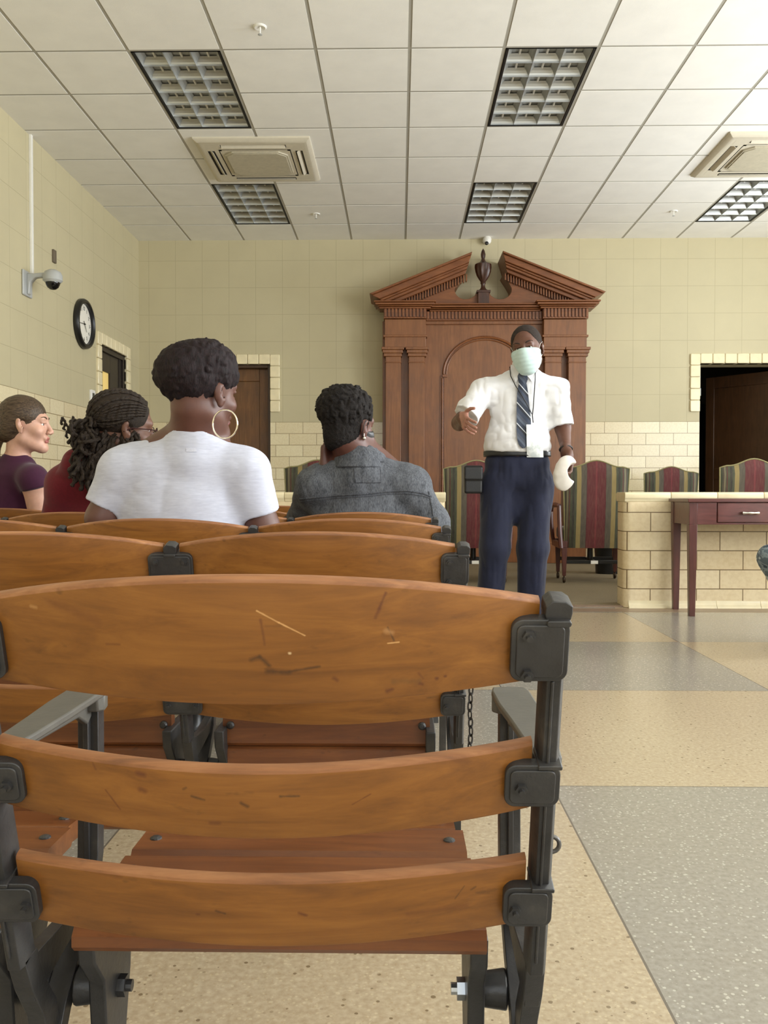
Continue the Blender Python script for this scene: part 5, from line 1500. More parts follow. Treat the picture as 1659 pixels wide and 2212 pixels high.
def woman_white():
    Y = 2.26; q = lambda x, y, d=0: tuple(P(x, y, Y=Y + d)); V = lambda *a: Vector(q(*a))
    root = thing('person', 'seated person in white t-shirt with short dark hair and large hoop earrings', 'person')
    sk = skin('deep_brown_skin', srgb(98, 63, 52))
    Hc = V(436, 845, 0); Hm = HM(Hc, -36, -3, 4)
    HD_ = XF(head_f(True, .95), Hm, .98)
    nb = V(418, 948, .02); sL, sR = V(270, 1014, .03), V(532, 1018, .03)
    eL, eR = V(222, 1120, .02), V(568, 1140, .05)
    body = U(HD_, (cap(Hm @ Vector((0, -.03, -.05)), nb, .052, .055), .03), (cap(nb + Vector((-.02, 0, -.055)), sL, .045, .052), .03), (cap(nb + Vector((.02, 0, -.055)), sR, .045, .052), .03),
             (ell(q(398, 1080, .05), (.155, .09, .20)), .06), (ell(q(395, 1230, .03), (.14, .09, .20)), .06),
             (cap(sL, eL, .050, .042), .03), (cap(sR, eR, .050, .042), .03),
             (cap(eL, (eL.x + .08, eL.y + .22, .60), .042, .03), .02), (cap(eR, (eR.x - .08, eR.y + .22, .60), .042, .03), .02))
    for e, s in ((eL, 1), (eR, -1)):
        body = U(body, (XF(hand_f((.3, .3, .3, .3), .05, (.8, .3), s), frame((e.x + .08 * s, e.y + .23, .60), (.25 * s, 1, -.25), (0, .1, 1))), .02))
    hx = q(398, 0)[0]
    hl, hr, kl, kr = seated_base(hx, 2.36)
    body = U(body, (cap(hl, kl, .07, .05), .04), (cap(hr, kr, .07, .05), .04), (cap(kl, (kl[0], kl[1] + .03, .08), .05, .034), .03), (cap(kr, (kr[0], kr[1] + .03, .08), .05, .034), .03))
    sdf_obj('body', body, (eL.x - .12, 2.08, .04), (eR.x + .12, 2.95, 1.2), .005, [sk, skin('lip_skin', srgb(120, 62, 58))], root, lambda c: lips(loc_of(Hm, c) / .98).astype(int))
    # hair
    f = U(XF(ell((0, -.022, .042), (.084, .104, .086)), Hm), (ell(V(392, 808, -.035), (.062, .060, .052)), .05), (ell(V(450, 778, -.01), (.060, .072, .044)), .04),
          (ell(V(482, 806, .03), (.038, .050, .048)), .03), (ell(V(420, 872, -.008), (.047, .052, .052)), .03), (ell(V(370, 808, -.02), (.028, .036, .034)), .035))
    f = U(f, (XF(U(ell((0, .100, -.045), (.070, .085, .085)), (ell((.082, .004, -.016), (.022, .020, .036)), .004), (ell((-.082, .004, -.016), (.022, .020, .036)), .004)), Hm), .012, '-'),
          (cap(V(486, 915, -.03), V(486, 915, .1), .036, .04), .03, '-'), (plane(V(410, 912, 0), (.35, 0, -1)), .02, '&'))
    f = rough_(f, .007, (46, 46, 40), 1.7, True); f = rough_(f, .0035, (150, 150, 60), 4.0, True)
    hm = hairmat('dark_plum_hair', srgb(11, 6, 7), srgb(38, 22, 25), (90, 90, 22), .7, .6)
    sdf_obj('hair', f, Hc - Vector((.19, .19, .16)), Hc + Vector((.17, .20, .19)), .004, hm, root)
    # t-shirt
    slL, slR = V(212, 1094, .03), V(566, 1112, .05)
    sh = U(ell(q(396, 1060, .055), (.178, .112, .135)), (ell(q(394, 1140, .045), (.172, .108, .12)), .05), (ell(q(393, 1260, .04), (.160, .115, .16)), .06),
           (cap(nb + Vector((-.02, .0, -.042)), sL, .060, .060), .05), (cap(nb + Vector((.02, 0, -.042)), sR, .060, .060), .05), (cap(nb + Vector((0, 0, -.05)), nb + Vector((0, 0, .05)), .074, .066), .03),
           (cap(sL, slL + Vector((.022, 0, .0)), .060, .057, True), .035), (cap(sR, slR + Vector((-.012, 0, 0)), .062, .062, True), .035))
    sh = U(sh, (plane((0, 0, .50), (0, 0, -1)), .01, '&'))
    sh = rough_(sh, .008, (7, 7, 11), 7.7, True); sh = rough_(sh, .0018, (26, 22, 34), 2.2, True)
    sh = U(sh, (plane(V(418, 946, 0), (.04, .45, 1)), .003, '&'), (cap(nb + Vector((0, .004, -.03)), nb + Vector((0, .004, .2)), .0605, .06), .004, '-'))
    t = NT('slub_white_cotton', .85); n = t.noise(t.coord((1, 1, 6)), 40, 4, .6); t.color(t.ramp(n, [(.3, srgb(184, 187, 203)), (.65, srgb(198, 201, 216))])); t.b.inputs['Sheen Weight'].default_value = .1
    t.bump(t.noise(t.coord((1, 1, 1)), 700, 2), .1, .001)
    sdf_obj('t_shirt', sh, (q(185, 0)[0] - .03, 2.06, .48), (q(610, 0)[0] + .03, 2.52, 1.02), .005, t.m, root)
    patch('neck_label', sh, [(968, 402, 424), (976, 402, 425)], 1.8, 2.6, .0012, .0006, plain('printed_size_mark', srgb(196, 198, 212), .8, var=.10, scale=500), root, 3)
    seated_lower(root, hx, 2.36, TROU)
    # necklace and hoop earrings
    pts = [nb + Vector((.062 * math.cos(R(a)), .01 + .062 * math.sin(R(a)), .018 - .012 * math.sin(R(a)))) for a in range(0, 360, 12)]
    MB().tube(pts, .0013, 6, closed=True).build('necklace', M['chrome'], root, smooth=True)
    for s in (1,):
        lobe = Hm @ Vector((s * .080, -.004, -.040)); cen = V(486, 916, lobe.y - 2.26 - .02) if s > 0 else lobe + Vector((-.01, 0, -.036))
        ax = Vector((1, -.30, 0)).normalized()
        pts = [cen + ax * .0345 * math.cos(R(a)) + Vector((0, 0,   .0360 * math.sin(R(a)))) for a in range(0, 360, 8)]
        MB().tube(pts, .0021, 8, closed=True).build('hoop_earring', plain('bright_silver', srgb(240, 236, 226), .2, 1, .02) if 'silver' not in M else M['silver'], root, smooth=True)

def woman_denim():
    Y = 3.0; q = lambda x, y, d=0: tuple(P(x, y, Y=Y + d)); V = lambda *a: Vector(q(*a))
    root = thing('person', 'seated person in grey denim jacket with cropped curly hair, head resting on one hand', 'person')
    sk = skin('brown_neck_skin', srgb(98, 62, 52))
    Hc = V(754, 915, .02); Hm = HM(Hc, -36, -6, 8)
    nb = V(778, 988, .04); sL, sR = V(682, 1050, .06), V(885, 1048, .06)
    eL, eR = V(652, 1120, .26), V(935, 1130, .05)
    wrL = V(704, 1016, .05)
    hd = XF(hand_f((.25, .3, .35, .4), .05, (.5, .2), -1), frame(wrL, (.02, .05, 1), (-.95, .25, 0)), .95)
    body = U(XF(head_f(True, .98), Hm, .98), (cap(Hm @ Vector((0, -.03, -.05)), nb, .053, .057), .03), (cap(nb + Vector((-.02, 0, -.055)), sL, .045, .052), .03), (cap(nb + Vector((.02, 0, -.055)), sR, .045, .052), .03),
             (ell(q(785, 1080, .08), (.16, .09, .2)), .06), (ell(q(785, 1200, .06), (.15, .09, .22)), .06),
             (cap(sL, eL, .05, .042), .03), (cap(eL, wrL, .042, .027), .02), (hd, .012), (cap(sR, eR, .05, .042), .03), (cap(eR, (eR.x - .08, eR.y + .24, .60), .042, .03), .02),
             (XF(hand_f((.3, .3, .3, .3), .05, (.8, .3), -1), frame((eR.x - .09, eR.y + .26, .60), (-.2, 1, -.2), (0, .1, 1))), .02))
    hx = q(785, 0)[0]; hl, hr, kl, kr = seated_base(hx, 3.08)
    body = U(body, (cap(hl, kl, .07, .05), .04), (cap(hr, kr, .07, .05), .04), (cap(kl, (kl[0], kl[1] + .03, .08), .05, .034), .03), (cap(kr, (kr[0], kr[1] + .03, .08), .05, .034), .03))
    sdf_obj('body', body, (q(600, 0)[0], 2.8, .04), (q(985, 0)[0], 3.62, 1.18), .0055, sk, root)
    eyes(Hm, root, M['iris'])
    f = U(XF(ell((0, -.020, .040), (.083, .103, .084)), Hm), (ell(V(728, 880, -.02), (.066, .07, .062)), .05), (ell(V(750, 868, .0), (.066, .08, .046)), .04))
    f = rough_(f, .011, (62, 62, 62), 1.1, True)
    low = U(XF(ell((.004, -.028, -.035), (.063, .078, .086)), Hm))
    f = U(f, (low, .025), (XF(U(ell((0, .098, -.050), (.072, .082, .088)), (ell((.082, .006, -.014), (.020, .020, .036)), .004), (ell((-.082, .006, -.014), (.020, .020, .036)), .004)), Hm), .012, '-'), (plane(V(760, 962, 0), (.34, -.1, -1)), .02, '&'))
    f = rough_(f, .004, (170, 170, 170), 6.0, True)
    hm = hairmat('tight_black_curls', srgb(11, 9, 8), srgb(40, 33, 30), (110, 110, 110), .75, 1.0)
    sdf_obj('hair', f, Hc - Vector((.17, .17, .17)), Hc + Vector((.15, .18, .16)), .004, hm, root)
    # mask seen at the cheek, its strap, ear stud
    mk = U(off(U(ell((0, .055, -.055), (.062, .058, .058)), (head_f(True, .98), .01)), .004), (plane((0, .08, -.008), (0, -.2, 1)), .002, '&'), (plane((0, .05, -.112), (0, .1, -1)), .004, '&'), (plane((0, .020, 0), (0, -1, 0)), .003, '&'))
    sdf_obj('face_mask', XF(mk, Hm, .98), Hc - Vector((.15, .12, .17)), Hc + Vector((.16, .18, .06)), .0045, M['black'], root)
    pts = [Hm @ Vector(v) for v in ((.064, .022, -.024), (.078, .004, .012), (.084, -.014, .016), (.086, -.024, -.004), (.080, -.018, -.032), (.066, .02, -.065))]
    MB().tube(pts, .0014, 6).build('ear_loop', M['black'], root, smooth=True)
    pr = MB(); c = Hm @ Vector((.083, -.008, -.044)); pr.lathe([(.0066 * math.sin(R(a)), -.0066 * math.cos(R(a))) for a in range(0, 181, 20)], c, 'z', 14); pr.tube([c + Vector((0, 0, .006)), c + Vector((0, 0, .016))], .0012, 6); pr.build('earring', M['chrome'], root, smooth=True)
    # denim jacket
    sh = U(ell(q(786, 1065, .085), (.190, .118, .13)), (ell(q(786, 1130, .075), (.185, .118, .12)), .05), (ell(q(786, 1230, .06), (.172, .125, .16)), .06),
           (cap(nb + Vector((-.02, .0, -.050)), sL, .066, .064), .05), (cap(nb + Vector((.02, 0, -.050)), sR, .066, .064), .05), (cap(nb + Vector((0, 0, -.06)), nb + Vector((0, 0, -.01)), .088, .074), .03),
           (cap(sL, eL + Vector((0, 0, -.01)), .070, .058), .04), (cap(eL, wrL + Vector((-.012, .03, -.055)), .056, .044, True), .03), (cap(sR, eR, .070, .060), .04), (cap(eR, (eR.x - .07, eR.y + .20, .61), .058, .046, True), .03))
    sh = U(sh, (ell(nb + Vector((0, .03, .045)), (.066, .075, .06)), .006, '-'), (plane((0, 0, .47), (0, 0, -1)), .01, '&'))
    sh = rough_(sh, .010, (10, 10, 12), 5.7, True); sh = rough_(sh, .005, (24, 24, 18), 8.2, True)
    def denim(name, a, b):
        t = NT(name, .9); n = t.noise(t.coord((1, 1, .35)), 34, 6, .7, .5); n2 = t.noise(t.coord((1, 1, .25)), 420, 3)
        c = t.ramp(n, [(.34, a), (.66, b)]); c = t.mix(.32, c, t.ramp(n2, [(.35, srgb(34, 36, 42)), (.65, srgb(138, 142, 150))])); t.color(c); t.bump(n2, .25, .0015); return t.m
    dn = denim('grey_denim', srgb(46, 48, 54), srgb(96, 99, 106)); dn_d = denim('dark_denim_seam', srgb(34, 36, 42), srgb(66, 68, 76))
    jk = sdf_obj('denim_jacket', sh, (q(590, 0)[0], 2.76, .45), (q(985, 0)[0], 3.45, 1.02), .0055, dn, root)
    # collar, standing around the neck
    col = U(lambda p: np.abs(cap(nb + Vector((0, .006, -.04)), nb + Vector((0, .006, .05)), .092, .070)(p)) - .008, (plane(nb + Vector((0, 0, .016)), (.12, .30, 1)), .004, '&'), (plane(nb + Vector((0, 0, -.036)), (0, 0, -1)), .002, '&'))
    sdf_obj('collar', rough_(col, .004, (40, 40, 40)), nb - Vector((.13, .13, .06)), nb + Vector((.13, .14, .06)), .0045, dn, jk)
    # square label patch and puckered seams
    patch('label_patch', sh, [(1009, 765, 821), (1020, 765.5, 821.5), (1032, 767, 822), (1042, 768, 822)], 2.5, 3.6, .0028, .002, dn, jk, 6)
    def seam(pts, r=.0028): cord('seam', sh, pts, 2.4, 3.6, r, .0006, dn_d, jk, 10)
    seam([(765, 1009), (821, 1009), (822, 1042), (768, 1042), (765, 1009)], .0026)
    seam([(648, 1078), (690, 1074), (740, 1070), (790, 1067), (840, 1062), (880, 1060), (915, 1066), (934, 1074)], .0034)
    seam([(648, 1084), (690, 1079), (740, 1075), (790, 1072), (840, 1067), (880, 1066), (915, 1071), (934, 1079)], .0020)
    seam([(926, 1062), (930, 1080), (934, 1100), (936, 1116)], .003)
    seam([(731, 998), (760, 1001), (800, 1001), (832, 996)], .003)
    seated_lower(root, hx, 3.08, TROU)

def rope(m, pts, r, turns, n=7, mi=0):
    """two-strand twist: a tube whose cross-section swells and winds"""
    P_ = [Vector(p) for p in pts]
    # resample
    L = [0]
    for a, b in zip(P_[:-1], P_[1:]): L.append(L[-1] + (b - a).length)
    N = max(8, int(L[-1] / (r * .62))); out = []
    for i in range(N + 1):
        s = L[-1] * i / N; k = 0
        while k < len(L) - 2 and L[k + 1] < s: k += 1
        t = (s - L[k]) / max(1e-6, L[k + 1] - L[k]); out.append(P_[k].lerp(P_[k + 1], t))
    rs = [r * (1 + .20 * math.cos(i * 1.25)) for i in range(N + 1)]
    rs[-1] *= .4
    out = [p + Vector((math.cos(i * .62), math.sin(i * .62), 0)) * r * .20 for i, p in enumerate(out)]
    m.tube(out, rs, n, mi)

def woman_braids():
    Y = 2.99; q = lambda x, y, d=0: tuple(P(x, y, Y=Y + d)); V = lambda *a: Vector(q(*a))
    root = thing('person', 'seated person in dark red sweater with glasses and braids gathered in a low bun', 'person')
    sk = skin('warm_brown_skin', srgb(112, 76, 60))
    Hc = V(268, 922, .02); Hm = HM(Hc, -62, -8, 6)
    nb = V(238, 1005, .04); sL, sR = V(145, 1052, .05), V(330, 1060, .08)
    eL, eR = V(118, 1160, .06), V(345, 1170, .12)
    body = U(XF(head_f(True, 1), Hm, 1.02), (cap(Hm @ Vector((0, -.03, -.05)), nb, .054, .062), .03), (cap(nb, sL, .055, .058), .06), (cap(nb, sR, .055, .058), .06),
             (ell(q(238, 1090, .08), (.16, .09, .2)), .06), (ell(q(238, 1200, .06), (.15, .09, .22)), .06), (cap(sL, eL, .05, .042), .03), (cap(sR, eR, .05, .042), .03),
             (cap(eL, (eL.x + .08, eL.y + .24, .60), .042, .03), .02), (cap(eR, (eR.x - .08, eR.y + .24, .60), .042, .03), .02))
    for e, s in ((eL, 1), (eR, -1)):
        body = U(body, (XF(hand_f((.3, .3, .3, .3), .05, (.8, .3), s), frame((e.x + .08 * s, e.y + .25, .60), (.25 * s, 1, -.25), (0, .1, 1))), .02))
    hx = q(238, 0)[0] - .035; hl, hr, kl, kr = seated_base(hx, 3.08)
    body = U(body, (cap(hl, kl, .07, .05), .04), (cap(hr, kr, .07, .05), .04), (cap(kl, (kl[0], kl[1] + .03, .08), .05, .034), .03), (cap(kr, (kr[0], kr[1] + .03, .08), .05, .034), .03))
    sdf_obj('body', body, (q(80, 0)[0], 2.8, .04), (q(400, 0)[0], 3.65, 1.15), .0055, sk, root)
    eyes(Hm, root, M['iris'])
    hm = hairmat('dark_braids', srgb(14, 10, 8), srgb(60, 46, 33), (120, 120, 120), .5, .8)
    f = U(ell((0, -.020, .036), (.082, .103, .086)), (ell((0, .115, -.020), (.078, .082, .105)), .008, '-'), (ell((.084, .004, -.018), (.020, .020, .034)), .004, '-'), (ell((-.084, .004, -.018), (.020, .020, .034)), .004, '-'), (plane((0, -.04, -.045), (0, .3, -1)), .01, '&'))
    hair = sdf_obj('hair', XF(f, Hm, 1.02), Hc - Vector((.15, .15, .15)), Hc + Vector((.15, .15, .17)), .0045, hm, root)
    # cornrow braids over the skull, running back to the gathering point
    m = MB(); rr = random.Random(3)
    rad = Vector((.084, .105, .088)) * 1.02; cen = Vector((0, -.020, .036))
    for i in range(30):
        a = R(-118 + 236 * i / 29)       # around the hairline, seen from the front
        st = Vector((math.sin(a) * .88, .72 + .10 * math.cos(a), math.cos(a) * .70 + .05))
        if abs(a) > R(80): st.y = .45 - (abs(a) - R(80)) * .9
        en = Vector((rr.uniform(-.14, .14), -.86, -.46 + rr.uniform(-.1, .1)))
        st.normalize(); en.normalize(); pts = []
        for k in range(15):
            t = k / 14; d = (st * (1 - t) + en * t); side = Vector((math.sin(a) * .55, 0, math.cos(a) * .55)) * math.sin(math.pi * t) * .75
            d = (d + side).normalized(); pts.append(Hm @ (cen + Vector((d.x * rad.x, d.y * rad.y, d.z * rad.z))))
        rope(m, pts, .0052, 0)
    m.build('cornrow_braid', hm, hair, smooth=True)['kind'] = 'stuff'
    # bun of twists and hanging twists
    bun = V(186, 935, -.07); root_pt = V(212, 925, -.04)
    m = MB()
    for i in range(34):
        a = rr.uniform(0, 6.283); b = rr.uniform(-1, 1)
        c0 = bun + Vector((rr.uniform(-.035, .035), rr.uniform(-.03, .02), rr.uniform(-.05, .03)))
        r_ = rr.uniform(.018, .034); ax = Vector((rr.uniform(-1, 1), rr.uniform(-1, 1), rr.uniform(-.4, .4))).normalized(); u_ = ax.orthogonal().normalized(); v_ = ax.cross(u_)
        rope(m, [c0 + u_ * r_ * math.cos(k * .5 + a) + v_ * r_ * math.sin(k * .5 + a) for k in range(10)], .0062, 0)
    m.build('braided_bun', hm, hair, smooth=True)['kind'] = 'stuff'
    m = MB()
    for i in range(64):
        x0 = rr.uniform(0, 1); base = V(176 + 124 * x0, 926 + 22 * rr.random(), -.070 + .04 * rr.random() + .035 * x0)
        end = V(160 + 122 * x0 + rr.uniform(-12, 16), 1020 + 50 * rr.random() + 18 * math.sin(x0 * 3.1), -.115 + .04 * rr.random() + .02 * x0)
        w = rr.uniform(.006, .014); ph = rr.uniform(0, 6)
        rope(m, [base.lerp(end, k / 14) + Vector((w * math.sin(k * .9 + ph), -.012 * math.sin(k / 14 * 3.14) + w * .6 * math.cos(k * .9 + ph), 0)) for k in range(15)], rr.uniform(.0055, .0075), 0)
    for i, (ex, ey) in enumerate(((135, 906), (141, 918), (146, 935), (150, 925), (158, 905))):
        b = bun + Vector((-.02, 0, .01 * i - .01)); e = V(ex, ey, -.07)
        rope(m, [b.lerp(e, k / 8) + Vector((0, 0, .009 * math.sin(k * .9))) for k in range(9)] + [e + Vector((-.006, 0, -.012)), e + Vector((.002, 0, -.018))], .0042, 0)
    m.build('hanging_braid', hm, hair, smooth=True)['kind'] = 'stuff'
    # sweater
    sh = U(ell(q(238, 1075, .08), (.185, .118, .13)), (ell(q(238, 1150, .075), (.18, .118, .13)), .05), (ell(q(238, 1240, .06), (.17, .125, .16)), .06),
           (cap(nb + Vector((0, .0, -.018)), sL, .066, .068), .06), (cap(nb + Vector((0, 0, -.018)), sR, .066, .068), .06), (cap(nb + Vector((-.02, -.01, -.03)), nb + Vector((-.02, -.02, .035)), .074, .066), .05),
           (ell(V(165, 1000, .0), (.05, .05, .05)), .06),
           (cap(sL, eL, .068, .058), .04), (cap(eL, (eL.x + .07, eL.y + .20, .61), .056, .046, True), .03), (cap(sR, eR, .068, .058), .04), (cap(eR, (eR.x - .07, eR.y + .20, .61), .056, .046, True), .03), (plane((0, 0, .47), (0, 0, -1)), .01, '&'))
    sh = U(sh, (ell(nb + Vector((0, .03, .07)), (.062, .07, .05)), .006, '-'))
    sh = rough_(sh, .009, (10, 10, 12), 1.7, True)
    sdf_obj('sweater', sh, (q(60, 0)[0], 2.76, .45), (q(400, 0)[0], 3.45, 1.10), .006, cloth('dark_red_knit', srgb(96, 16, 28), .12, 120, .9, bmp=.3), root)
    # glasses
    g = MB()
    for s in (-1, 1):
        g.tube([Hm @ Vector((s * .034 + .023 * math.cos(R(a)), .108 - .10 * abs(s * .034 + .023 * math.cos(R(a))) , -.002 + .017 * math.sin(R(a)))) for a in range(0, 360, 20)], .0018, 6, closed=True)
        g.tube([Hm @ Vector(v) for v in ((s * .058, .100, .006), (s * .076, .070, .006), (s * .083, .01, .0), (s * .082, -.015, -.016))], .0022, 6)
    g.tube([Hm @ Vector((-.012, .108, .002)), Hm @ Vector((.012, .108, .002))], .0018, 6)
    g.build('eyeglasses', plain('tortoise_frame', srgb(54, 24, 22), .25), root, smooth=True)
    seated_lower(root, hx, 3.08, TROU)

def woman_purple():
    Y = 3.75; q = lambda x, y, d=0: tuple(P(x, y, Y=Y + d)); V = lambda *a: Vector(q(*a))
    root = thing('person', 'seated person in dark purple top with brown ponytail, in profile at left edge', 'person')
    sk = skin('pale_skin', srgb(210, 164, 142)); lp = skin('rosy_lip', srgb(176, 106, 98))
    Hc = V(56, 916, 0); Hm = HM(Hc, -82, -2, 2)
    nb = V(38, 1000, .02); sL, sR = V(-38, 1030, .03), V(72, 1035, -.06)
    eL, eR = V(-55, 1120, .05), V(86, 1118, -.04)
    body = U(XF(head_f(True, .92), Hm, 1.0), (cap(Hm @ Vector((0, -.03, -.05)), nb, .046, .052), .03), (cap(nb + Vector((0, 0, -.03)), sL, .048, .054), .05), (cap(nb + Vector((0, 0, -.03)), sR, .048, .054), .05),
             (ell(q(20, 1090, .05), (.15, .09, .2)), .06), (ell(q(20, 1200, .03), (.14, .09, .22)), .06), (cap(sL, eL, .05, .040), .03), (cap(sR, eR, .052, .042), .03),
             (cap(eL, (eL.x + .08, eL.y + .24, .60), .040, .03), .02), (cap(eR, (eR.x - .05, eR.y + .24, .60), .040, .03), .02))
    for e, s in ((eL, 1), (eR, -1)):
        body = U(body, (XF(hand_f((.3, .3, .3, .3), .05, (.8, .3), s), frame((e.x + .065 * s, e.y + .25, .60), (.25 * s, 1, -.25), (0, .1, 1))), .02))
    hx = q(20, 0)[0]; hl, hr, kl, kr = seated_base(hx, 3.82)
    body = U(body, (cap(hl, kl, .07, .05), .04), (cap(hr, kr, .07, .05), .04), (cap(kl, (kl[0], kl[1] + .03, .08), .05, .034), .03), (cap(kr, (kr[0], kr[1] + .03, .08), .05, .034), .03))
    sdf_obj('body', body, (q(-110, 0)[0], 3.52, .04), (q(130, 0)[0], 4.35, 1.22), .0048, [sk, lp], root, lambda c: lips(loc_of(Hm, c)).astype(int))
    eyes(Hm, root, M['iris'])
    hm = hairmat('smooth_brown_hair', srgb(44, 34, 26), srgb(98, 80, 62), (9, 90, 90), .38, .35)
    brows(Hm, root, hm, None)
    f = U(ell((0, -.018, .038), (.0805, .101, .088)), (ell((0, -.050, -.02), (.070, .068, .075)), .03), (ell((0, .104, -.046), (.075, .068, .094)), .012, '-'), (ell((.082, .006, -.016), (.020, .021, .034)), .004, '-'), (ell((-.082, .006, -.016), (.020, .021, .034)), .004, '-'), (plane((0, -.04, -.070), (0, .45, -1)), .012, '&'))
    pt = U(cap((0, -.095, -.045), (0, -.135, -.09), .022, .030), (cap((0, -.135, -.09), (0, -.125, -.20), .030, .022), .02), (cap((0, -.125, -.20), (0, -.11, -.27), .022, .008), .02))
    f = XF(rough_(U(f, (pt, .012)), .0022, (160, 30, 160), 1.0, True), Hm)
    sdf_obj('hair', f, Hc - Vector((.24, .18, .32)), Hc + Vector((.18, .16, .17)), .0045, hm, root)
    slR, slL = V(84, 1072, -.05), V(-50, 1080, .04)
    sh = U(ell(q(20, 1070, .055), (.168, .112, .13)), (ell(q(20, 1140, .045), (.162, .112, .13)), .05), (ell(q(20, 1230, .03), (.16, .12, .16)), .06), (cap(nb + Vector((0, .0, -.040)), sL, .060, .060), .06), (cap(nb + Vector((0, 0, -.040)), sR, .060, .060), .06), (cap(nb + Vector((0, 0, -.05)), nb + Vector((0, 0, .0)), .078, .066), .03),
           (cap(sL, slL, .060, .060, True), .03), (cap(sR, Vector(sR).lerp(slR, .45), .060, .060, True), .03))
    sh = U(sh, (ell(nb + Vector((.01, .03, .030)), (.062, .075, .05)), .008, '-'), (plane((0, 0, .47), (0, 0, -1)), .01, '&'))
    sh = rough_(sh, .008, (10, 10, 12), 2.7, True)
    sdf_obj('top', sh, (q(-110, 0)[0], 3.48, .45), (q(140, 0)[0], 4.1, 1.1), .0065, cloth('plum_jersey', srgb(62, 20, 48), .08, 60, .8), root)
    seated_lower(root, hx, 3.82, TROU)

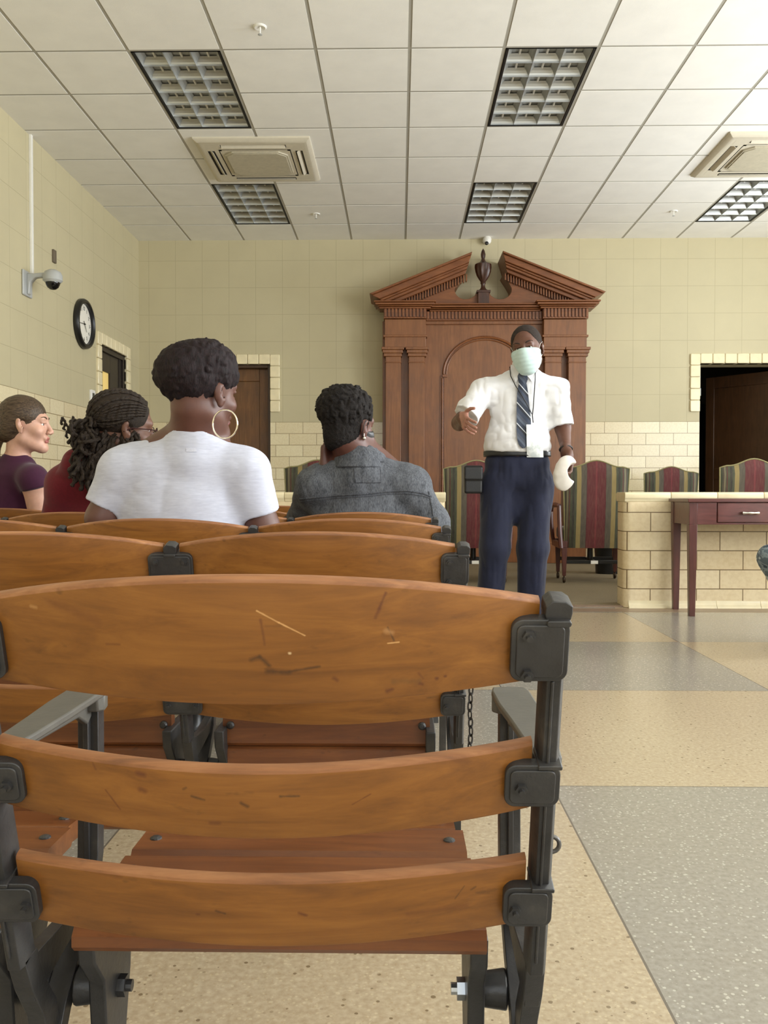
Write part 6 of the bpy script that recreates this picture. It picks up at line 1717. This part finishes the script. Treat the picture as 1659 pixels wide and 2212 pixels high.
def man_offframe():
    # sits sideways on a plain chair, only a knee reaches into view
    root = thing('person', 'person in grey and blue camouflage trousers, only a bent knee showing at the right edge', 'person')
    kx, kz = P(1650, 1190, Y=4.1).x + .155, P(1650, 1190, Y=4.1).z - .06
    sk = skin('medium_skin', srgb(150, 104, 80))
    X0 = kx + .44; Y0 = 4.3
    t = NT('camouflage_cloth', .9); n = t.noise(t.coord(), 14, 3, .6, .6)
    t.color(t.ramp(n, [(.36, srgb(64, 74, 86)), (.44, srgb(128, 140, 146)), (.53, srgb(92, 104, 114)), (.60, srgb(176, 184, 184))], 'CONSTANT')); cm = t.m
    kn = [(kx, 4.12, kz - .005), (kx + .02, 4.42, kz)]; hp = [(X0, 4.22, .50), (X0, 4.38, .50)]
    an = [(kx + .19, 4.12, .12), (kx + .17, 4.42, .12)]
    sX = X0 + .05
    body = U(XF(head_f(False, 1.05), HM((sX, Y0, 1.20), 60)), (cap((sX, Y0, 1.13), (sX, Y0, 1.04), .055, .06), .03), (ell((sX, Y0, .86), (.10, .17, .22)), .05), (ell((sX, Y0, .60), (.11, .16, .16)), .06))
    for s in (-1, 1):
        sh_ = (sX, Y0 + s * .19, .98); el = (sX - .06, Y0 + s * .22, .72); wr = (sX - .26, Y0 + s * .12, .64)
        body = U(body, (cap((sX, Y0, 1.03), sh_, .06, .055), .05), (cap(sh_, el, .05, .042), .03), (cap(el, wr, .042, .028), .02), (XF(hand_f(side=s), frame(wr, (-1, -.2 * s, -.15), (0, 0, 1))), .012))
    for k, h, a in zip(kn, hp, an): body = U(body, (cap(h, k, .08, .055), .04), (cap(k, a, .052, .035), .03))
    sdf_obj('body', body, (kx - .1, 3.95, .06), (X0 + .3, 4.65, 1.36), .008, sk, root)
    f = U(ell((X0 + .02, Y0, .52), (.15, .19, .12)))
    for k, h, a in zip(kn, hp, an): f = U(f, (cap(h, k, .098, .072), .04), (cap(k, a, .068, .066, True), .03))
    f = rough_(f, .012, (14, 14, 10), 4.4, True)
    sdf_obj('trousers', f, (kx - .12, 3.95, .06), (X0 + .25, 4.68, .74), .008, cm, root)
    shf = U(ell((sX, Y0, .86), (.125, .19, .23)), (ell((sX, Y0, .62), (.135, .185, .14)), .06))
    for s in (-1, 1): shf = U(shf, (cap((sX, Y0 + s * .1, 1.0), (sX, Y0 + s * .19, .98), .07, .068), .05), (cap((sX, Y0 + s * .19, .98), (sX - .05, Y0 + s * .22, .76), .068, .06, True), .03))
    shf = U(shf, (cap((sX, Y0, 1.0), (sX, Y0, 1.3), .062, .07), .01, '-'))
    sdf_obj('t_shirt', shf, (sX - .25, 3.95, .45), (sX + .22, 4.65, 1.12), .010, cloth('grey_cotton', srgb(110, 112, 116)), root)
    hf = U(ell((0, -.016, .037), (.078, .098, .087)), (ell((0, .10, -.02), (.08, .06, .10)), .008, '-'), (plane((0, 0, -.03), (0, 0, -1)), .01, '&'))
    sdf_obj('hair', XF(hf, HM((sX, Y0, 1.20), 60)), (sX - .14, Y0 - .14, 1.1), (sX + .14, Y0 + .14, 1.36), .008, hairmat('short_dark_hair', srgb(20, 17, 15), srgb(50, 44, 40), (150, 150, 150)), root)
    shoes(root, [(an[0][0], an[0][1]), (an[1][0], an[1][1])], M['black'], R(90))
    c = thing('side_chair', 'plain black chair under the person at the right edge', 'chair', (X0 + .02, Y0, 0))
    MB().rbox(-.19, .19, -.22, .22, .37, .41, .03, 'z').build('seat', M['black'], c, bevel=.006)
    MB().rbox(.185, .205, -.21, .21, .50, .86, .03, 'x').build('backrest', M['black'], c, bevel=.006)
    for sx in (-.17, .195):
        for sy in (-.19, .19): MB().cyl((sx, sy, 0), (sx, sy, .37 if sx < 0 else .86), .011, None, 10).build('leg', M['steel'], c, smooth=True)
M['silver'] = plain('bright_silver', srgb(238, 234, 224), .2, 1, .02)
woman_white(); woman_denim(); woman_braids(); woman_purple(); man_offframe()
# ------------------------------------------------------------------ light
def area(name, loc, rot, sx, sy, e, col=(.92, .965, 1), spread=180):
    l = bpy.data.lights.new(name, 'AREA'); l.shape = 'RECTANGLE'; l.size = sx; l.size_y = sy; l.energy = e; l.color = col; l.spread = R(spread)
    o = bpy.data.objects.new(name, l); COL.objects.link(o); o.location = loc; o.rotation_euler = rot; return o
for (o0, o1), e in zip(WR, (205, 238, 250, 160)):
    area('daylight', (XR + .02, (o0 + o1) / 2, 2.075), (0, R(90 + 33), 0), 2.2, o1 - o0 - .06, e)  # upward tilt added to brighten the ceiling; sky light would fall downward
for o0, o1 in WF:
    area('daylight', ((o0 + o1) / 2, YF - .02, 2.075), (R(90), 0, 0), o1 - o0 - .06, 2.2, 44)
w = bpy.data.worlds.new('world'); SC.world = w; w.use_nodes = True
w.node_tree.nodes['Background'].inputs[0].default_value = (.75, .85, 1, 1); w.node_tree.nodes['Background'].inputs[1].default_value = 1.0
SC.view_settings.exposure = 0.0
SC.cycles.max_bounces = 8; SC.cycles.diffuse_bounces = 5
SC.cycles.use_denoising = True
